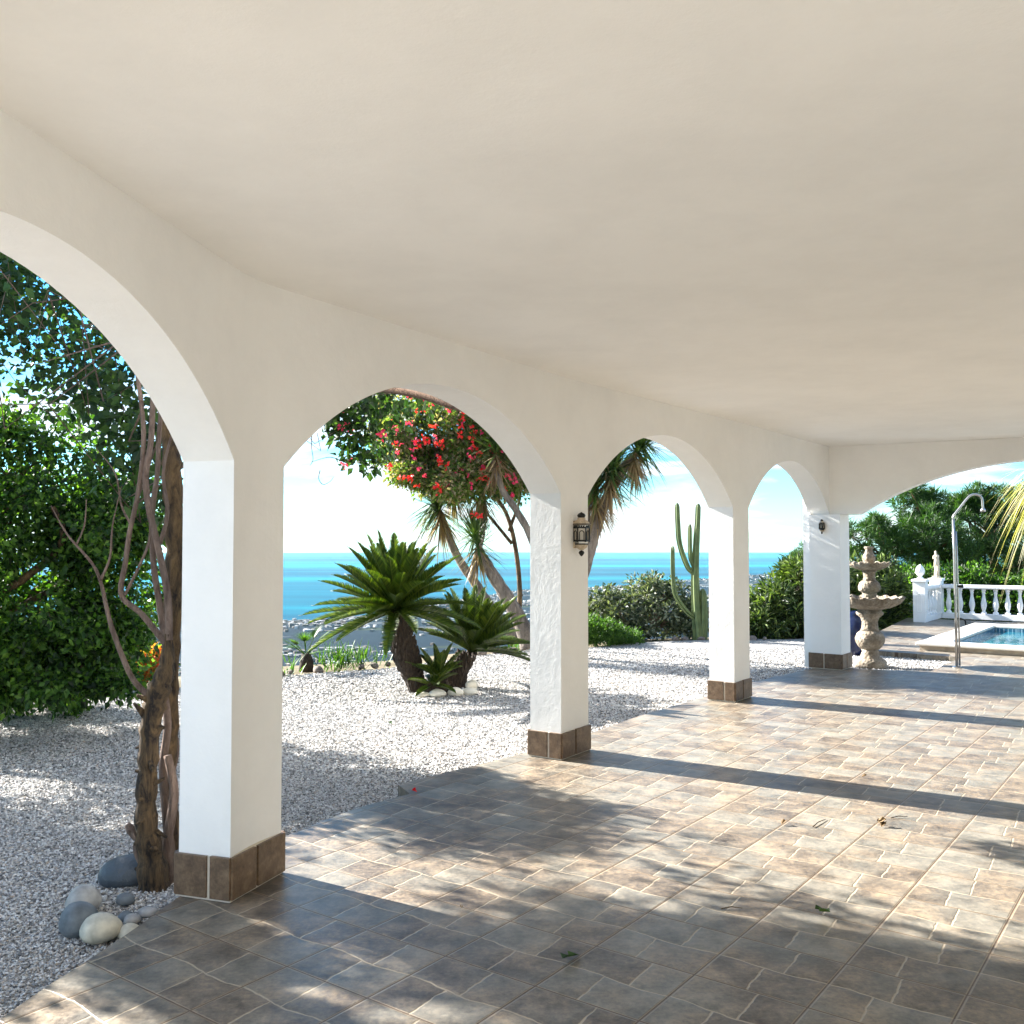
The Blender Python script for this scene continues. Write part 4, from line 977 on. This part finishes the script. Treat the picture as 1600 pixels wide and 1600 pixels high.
m = MB(); m.lathe(pr([(.125, .50), (.105, .54), (.10, .62), (.12, .68), (.17, .72), (.175, .75), (.15, .77), (.16, .79)]), n=40, fr=lambda i, r, z, a: (r*(1+.03*math.sin(a*14)), z)); m.build('lower_shaft', MS, fz, True)
def bowl(name, R0, z0, dep, rim, nsc):
    m = MB(); pf = [(R0*.35, z0), (R0*.62, z0+dep*.16), (R0*.88, z0+dep*.5), (R0*.97, z0+dep*.86), (R0, z0+dep), (R0*.955, z0+dep), (R0*.90, z0+dep*.72), (R0*.6, z0+dep*.45), (R0*.2, z0+dep*.4)]
    m.lathe(pf, n=nsc*6, fr=lambda i, r, z, a: (r*(1+(.03 if i in (3, 4, 5) else .012 if i == 2 else 0)*math.cos(a*nsc)), z+(rim*math.cos(a*nsc) if i in (4, 5) else 0)))
    m.build(name, MS, fz, True)
bowl('lower_bowl', .445, .79, .17, .012, 18)
m = MB(); m.lathe(pr([(.40, .905), (.001, .906)]), n=40, caps=False); 
mw = Mat('fountain_water'); mw.bsdf((.03, .07, .07), .05, mw.bump(mw.noise(25), .2, .004)); m.build('water', mw.mat, fz)
m = MB(); m.lathe(pr([(.14, .86), (.10, .93), (.085, .98), (.10, 1.02)]), n=32); m.build('upper_foot', MS, fz, True)
m = MB(); m.lathe(pr([(.10, 1.02), (.13, 1.05), (.135, 1.10), (.12, 1.15), (.09, 1.18)]), n=48, fr=lambda i, r, z, a: (r*(1+.10*abs(math.sin(a*9+i*.5))), z)); m.build('upper_urn', MS, fz, True)
m = MB(); m.lathe(pr([(.09, 1.18), (.075, 1.22), (.08, 1.28), (.10, 1.32)]), n=32); m.build('upper_shaft', MS, fz, True)
bowl('upper_bowl', .275, 1.32, .11, .010, 16)
m = MB(); m.lathe(pr([(.05, 1.38), (.07, 1.43), (.085, 1.47), (.08, 1.52), (.055, 1.56), (.045, 1.60), (.065, 1.63), (.06, 1.645), (.03, 1.64)]), n=40, fr=lambda i, r, z, a: (r*(1+.06*math.sin(a*8+z*30)*(1.38 < z < 1.56)), z)); m.build('finial_vase', MS, fz, True)

# dark blue urn behind the corner column
ub = gr(1338, 1024, GZ); m = MB(); m.lathe([(.12, 0), (.20, .12), (.25, .30), (.25, .42), (.20, .56), (.15, .62), (.17, .66), (.14, .66), (.12, .60)], (0, 0, 0), 32)
mu = Mat('blue_glaze'); mu.bsdf((.006, .012, .05), .15); o = m.build('glazed_urn', mu.mat, None, True); o.location = ub; tag(o, 'dark blue glazed urn between the corner column and the fountain', 'urn')

# ------------------------------------------------------------------ pool
pc0 = gr(1430, 1003.5, .12); zc = .12
def rect(o, a0, a1, b0, b1): return [o+E1*a0+E2*b0, o+E1*a1+E2*b0, o+E1*a1+E2*b1, o+E1*a0+E2*b1]
pool = empty('swimming_pool', (pc0.x, pc0.y, 0)); tag(pool, 'raised swimming pool with white coping and blue tiles', 'swimming pool')
m = MB(); La, Lb, cw = 4.4, 9.0, .42
for q in (rect(pc0, 0, cw, 0, Lb), rect(pc0, La-cw, La, 0, Lb), rect(pc0, cw+.001, La-cw-.001, 0, cw), rect(pc0, cw+.001, La-cw-.001, Lb-cw, Lb)):
    m.prism([(p.x, p.y) for p in q], .075, zc)
keep(m.build('coping', simple('white_stone_coping', (.66, .63, .57), .7, .08, 5, .2, .004), None, False, .012), pool)
m = MB(); i_ = .05
for q in (rect(pc0, i_, cw-.02, i_, Lb-i_), rect(pc0, La-cw+.02, La-i_, i_, Lb-i_), rect(pc0, cw-.018, La-cw+.018, i_, cw-.02), rect(pc0, cw-.018, La-cw+.018, Lb-cw+.02, Lb-i_)):
    m.prism([(p.x, p.y) for p in q], .003, .074)
keep(m.build('pool_wall', simple('beige_stone', (.38, .32, .25), .8, .2, 10, .3, .006), None), pool)
mt = Mat('pool_tile'); br = mt.n('ShaderNodeTexBrick'); br.inputs['Scale'].default_value = 6; br.inputs['Color1'].default_value = (.01, .07, .14, 1); br.inputs['Color2'].default_value = (.03, .14, .22, 1); br.inputs['Mortar'].default_value = (.35, .45, .5, 1)
mt.links.new(mt.obj(), br.inputs['Vector']); mt.bsdf(br.outputs['Color'], .2)
# tile band just above the water (inner faces)
m = MB()
for q in (rect(pc0, cw+.001, cw+.012, cw, Lb-cw), rect(pc0, La-cw-.012, La-cw-.001, cw, Lb-cw), rect(pc0, cw+.013, La-cw-.013, cw+.001, cw+.012)):
    m.prism([(p.x, p.y) for p in q], .006, .074)
keep(m.build('tile_band', mt.mat, None), pool)
mw = Mat('pool_water'); ws = mw.noise(5, 3, .5, dist=1.0); mw.bsdf(mw.ramp(mw.noise(1.5, 3), [(.3, (.01, .09, .14)), (.7, (.03, .2, .26))]), .03, mw.bump(ws, .35, .03), Specular_IOR_Level=.8)
m = MB(); q = rect(pc0, cw+.013, La-cw-.013, cw+.013, Lb-cw-.01); m.prism([(p.x, p.y) for p in q], .0035, .012)
keep(m.build('water', mw.mat, None), pool)

# ------------------------------------------------------------------ balustrade
pA = gr(1436.5, 972.5, 0); pB = pA+E1*1.55
BAL = [(.055, 0), (.055, .04), (.032, .05), (.030, .07), (.045, .12), (.058, .18), (.058, .22), (.045, .29), (.030, .37), (.027, .42), (.036, .44), (.036, .455), (.028, .47), (.045, .49), (.045, .53)]
aE1 = math.atan2(E1.y, E1.x)
def pillar(p, w_, h, label, fin):
    t = empty('balustrade_pillar', p, aE1); tag(t, label, 'pillar')
    m = MB(); m.box((0, 0, h/2-.03), (w_, w_, h-.06)); m.build('shaft', M_white, t, False, .006)
    m = MB(); m.box((0, 0, h-.03), (w_+.05, w_+.05, .056)); m.build('cap', M_white, t, False, .008)
    for sx, sy in ((-1, 0), (0, 1), (0, -1), (1, 0)):
        m = MB(); pts = []; ax = Vector((0, 1, 0)) if sx else Vector((1, 0, 0)); o = Vector((sx, sy, 0))*(w_/2+.004)
        for k in range(24):
            a = 2*math.pi*k/24; pts.append(o+ax*math.cos(a)*w_*.16+Vector((0, 0, h*.45+(math.sin(a)*w_*.16+(h*.17 if math.sin(a) > 0 else -h*.17)))))
        m.tube(pts+[pts[0]], .008, 5); m.build('oval_panel', M_white, t)
    if fin:
        m = MB(); m.lathe([(.06, 0), (.065, .02), (.035, .05), (.04, .07), (.08, .11), (.09, .16), (.075, .22), (.04, .27), (.012, .30), (.001, .305)], (0, 0, h), 20); m.build('finial', M_white, t, True)
    return t
pillar(pA+E1*.13, .24, .88, 'white square pillar with an egg shaped finial at the balustrade corner', True)
pillar(pB, .24, .86, 'white pillar carrying the small statue', False)
def balustrade(a, b, label, nb):
    d = (b-a); L = d.length; t = empty('balustrade', a, math.atan2(d.y, d.x)); tag(t, label, 'balustrade', 'balustrades round the pool deck')
    m = MB(); m.box((L/2, 0, .06), (L, .22, .116)); m.build('plinth', M_white, t, False, .006)
    m = MB(); m.box((L/2, 0, .695), (L, .20, .07)); m.box((L/2, 0, .652), (L, .13, .015)); m.build('rail', M_white, t, False, .01)
    m = MB(); m.lathe(BAL, (0, 0, 0), 14); first = m.build('baluster', M_white, t, True)
    for k in range(nb):
        o = first if k == 0 else first.copy()
        if k: C.objects.link(o)
        o.location = ((k+.5)*L/nb, 0, .117)
    return t
Lr = 8.0
balustrade(pB+E2*.13, pB+E2*(.13+Lr), 'long white balustrade behind the pool, with vase shaped balusters', int(Lr/.225))
balustrade(pA+E1*.27, pB-E1*.13, 'short white balustrade between the two corner pillars', 5)
# statue
st = empty('statue', pB+Vector((0, 0, .862))); tag(st, 'small cream classical statue of a standing figure on the white pillar', 'statue')
me = bpy.data.meshes.new('figure'); k = .58/1.75
jn = {'pel': (0, 0, .92), 'bel': (.03, 0, 1.08), 'che': (.0, 0, 1.28), 'nk': (-.02, 0, 1.46), 'hd': (-.05, -.01, 1.58), 'ht': (-.06, -.01, 1.70),
      'lh': (-.09, 0, .86), 'lk': (-.14, -.06, .48), 'la': (-.13, .02, .07), 'lf': (-.15, -.12, .03), 'rh': (.09, 0, .86), 'rk': (.07, -.02, .46), 'ra': (-.01, .02, .07), 'rf': (0, -.13, .03),
      'ls': (-.18, 0, 1.38), 'le': (-.30, -.05, 1.16), 'lw': (-.16, -.16, 1.30), 'lhd': (-.10, -.17, 1.40), 'rs': (.17, 0, 1.38), 're': (.22, .03, 1.10), 'rw': (.13, -.12, .92), 'rhd': (.08, -.15, .86)}
rd = dict(pel=.15, bel=.12, che=.15, nk=.055, hd=.095, ht=.07, lh=.10, lk=.065, la=.04, lf=.04, rh=.10, rk=.065, ra=.04, rf=.04, ls=.065, le=.045, lw=.032, lhd=.035, rs=.065, re=.045, rw=.032, rhd=.035)
ks = list(jn); ed = [('pel', 'bel'), ('bel', 'che'), ('che', 'nk'), ('nk', 'hd'), ('hd', 'ht'), ('pel', 'lh'), ('lh', 'lk'), ('lk', 'la'), ('la', 'lf'), ('pel', 'rh'), ('rh', 'rk'), ('rk', 'ra'), ('ra', 'rf'), ('che', 'ls'), ('ls', 'le'), ('le', 'lw'), ('lw', 'lhd'), ('che', 'rs'), ('rs', 're'), ('re', 'rw'), ('rw', 'rhd')]
me.from_pydata([tuple(c*k for c in jn[a]) for a in ks], [(ks.index(a), ks.index(b)) for a, b in ed], []); me.materials.append(simple('cream_stone', (.62, .52, .38), .8, .15, 20, .2, .003))
so = bpy.data.objects.new('figure', me); C.objects.link(so); so.parent = st; so.rotation_euler = (0, 0, R(20)); so.location = (0, 0, .03)
sk = so.modifiers.new('skin', 'SKIN'); me.skin_vertices
for i, a in enumerate(ks):
    me.skin_vertices[0].data[i].radius = (rd[a]*k, rd[a]*k*.85)
me.skin_vertices[0].data[0].use_root = True
sb = so.modifiers.new('sub', 'SUBSURF'); sb.levels = 2; sb.render_levels = 2
m = MB(); m.lathe([(.085, 0), (.09, .02), (.075, .04)], n=16); m.build('base', me.materials[0], st)
m = MB(); m.tube([Vector(p)*k for p in ((.10, .05, .05), (.13, .06, .4), (.12, .05, .8), (.10, 0, .95))], [.04, .035, .04, .03], 8); m.build('drape', me.materials[0], st, True)

# ------------------------------------------------------------------ shower
sb_ = gr(1495, 1043, 0); sh = empty('outdoor_shower', sb_); tag(sh, 'stainless steel outdoor shower with bent arm beside the pool', 'shower')
ms = Mat('steel'); ms.bsdf((.5, .49, .47), .28, None, Metallic=.9)
def sw(px, py): return at(px, py, sb_.y)-sb_
m = MB(); m.tube([sw(1495, 1043), sw(1493.5, 960), sw(1491, 860), sw(1489.5, 812)], .017, 12); m.build('pole', ms.mat, sh, True)
m = MB(); m.tube([sw(1499, 1040)+Vector((.004, 0, 0)), sw(1498, 960), sw(1495.5, 880), sw(1493.5, 830)], .012, 10); m.build('riser_pipe', ms.mat, sh, True)
m = MB(); m.tube(smoothpath([sw(1489.5, 812), sw(1490, 806), sw(1500, 793), sw(1512, 778), sw(1519, 773), sw(1527, 773), sw(1534, 778), sw(1535.5, 790), sw(1536, 795)], 4), .014, 10); m.build('arm', ms.mat, sh, True)
m = MB(); h_ = sw(1536, 796); m.lathe([(.012, .02), (.03, 0), (.035, -.03), (.001, -.031)], h_, 14); m.build('shower_head', ms.mat, sh, True)
m = MB(); h_ = sw(1498, 916); m.tube([h_-Vector((.02, 0, 0)), h_+Vector((.05, -.01, 0))], [.016, .022], 10); m.build('knob', M_dark, sh, True)
m = MB(); m.tube(smoothpath([sw(1496, 966), sw(1502, 967), sw(1508, 970), sw(1509, 977)], 4), [.010]*13, 8); m.build('tap', M_dark, sh, True)
m = MB(); m.lathe([(.06, .001), (.06, .012), (.02, .02)], n=20); m.build('base_plate', ms.mat, sh)

# ------------------------------------------------------------------ fallen leaves and twigs
def fallen(px, py, s, mat, label, cat='leaf', n=3, name='fallen_leaf'):
    p = gr(px, py, .004); P = []; F = []
    for k in range(n):
        a = RNG.uniform(0, 6.28); c = Vector((RNG.uniform(-.4, .4)*s*(n > 1), RNG.uniform(-.4, .4)*s*(n > 1), .006+.008*k)); d = Vector((math.cos(a), math.sin(a), .15)); sd_ = Vector((-d.y, d.x, .1*k))
        o = len(P)
        for q in ((-.5, 0, 0), (-.15, .30, .006), (.25, .24, .012), (.5, 0, .004), (.25, -.24, .014), (-.15, -.30, .008)):
            v = c+d*q[0]*s+sd_*q[1]*s+Vector((0, 0, q[2]*1.5)); P.append(tuple(v))
        F += [(o, o+1, o+2, o+3), (o, o+3, o+4, o+5)]
    ob = np_mesh(name, P, np.array(F), mat); ob.location = p; tag(ob, label, cat); 
    s_ = ob.modifiers.new('thick', 'SOLIDIFY'); s_.thickness = .001
fallen(891, 1499, .07, L_green, 'two glossy green leaves lying on the tiles near the bottom', n=2)
fallen(1289, 1430, .055, L_green, 'curled green leaf cluster on the right of the patio', n=3)
fallen(1377, 1291, .06, L_dead, 'dry yellowish leaf near the shadow of the second column', n=3)
fallen(1350, 1215, .04, L_dead, 'small dark leaf between the two column shadows', n=1)
fallen(1225, 1288, .05, L_dead, 'brown leaf scrap left of the dry yellow leaf', n=1)
fallen(721, 1422, .02, L_dead, 'tiny dark crumb on the shaded tiles', n=1)
p = gr(647, 1237, .003)
fallen(647, 1238, .03, F_red, 'red petal at the notch in the patio edge', 'petal', 2, 'fallen_petal')
fallen(608, 1132, .045, L_green, 'small green leaf on the gravel before the sago palms', n=2)
for (x1, y1), (x2, y2), lb in (((1127, 1420), (1160, 1419), 'short brown twig on the tiles left of the green leaf cluster'), ((1392, 1278), (1418, 1276), 'thin twig by the dry yellowish leaf'), ((1270, 1292), (1290, 1280), 'fine curved twig in the sunlit middle of the patio')):
    a, b = gr(x1, y1, .006), gr(x2, y2, .006); m = MB(); m.tube([Vector((0, 0, 0)), (b-a)*.5+Vector((0, .01, .004)), b-a], [.003, .0028, .0015], 5); o = m.build('twig', M_bark, None, True); o.location = a; tag(o, lb, 'twig')
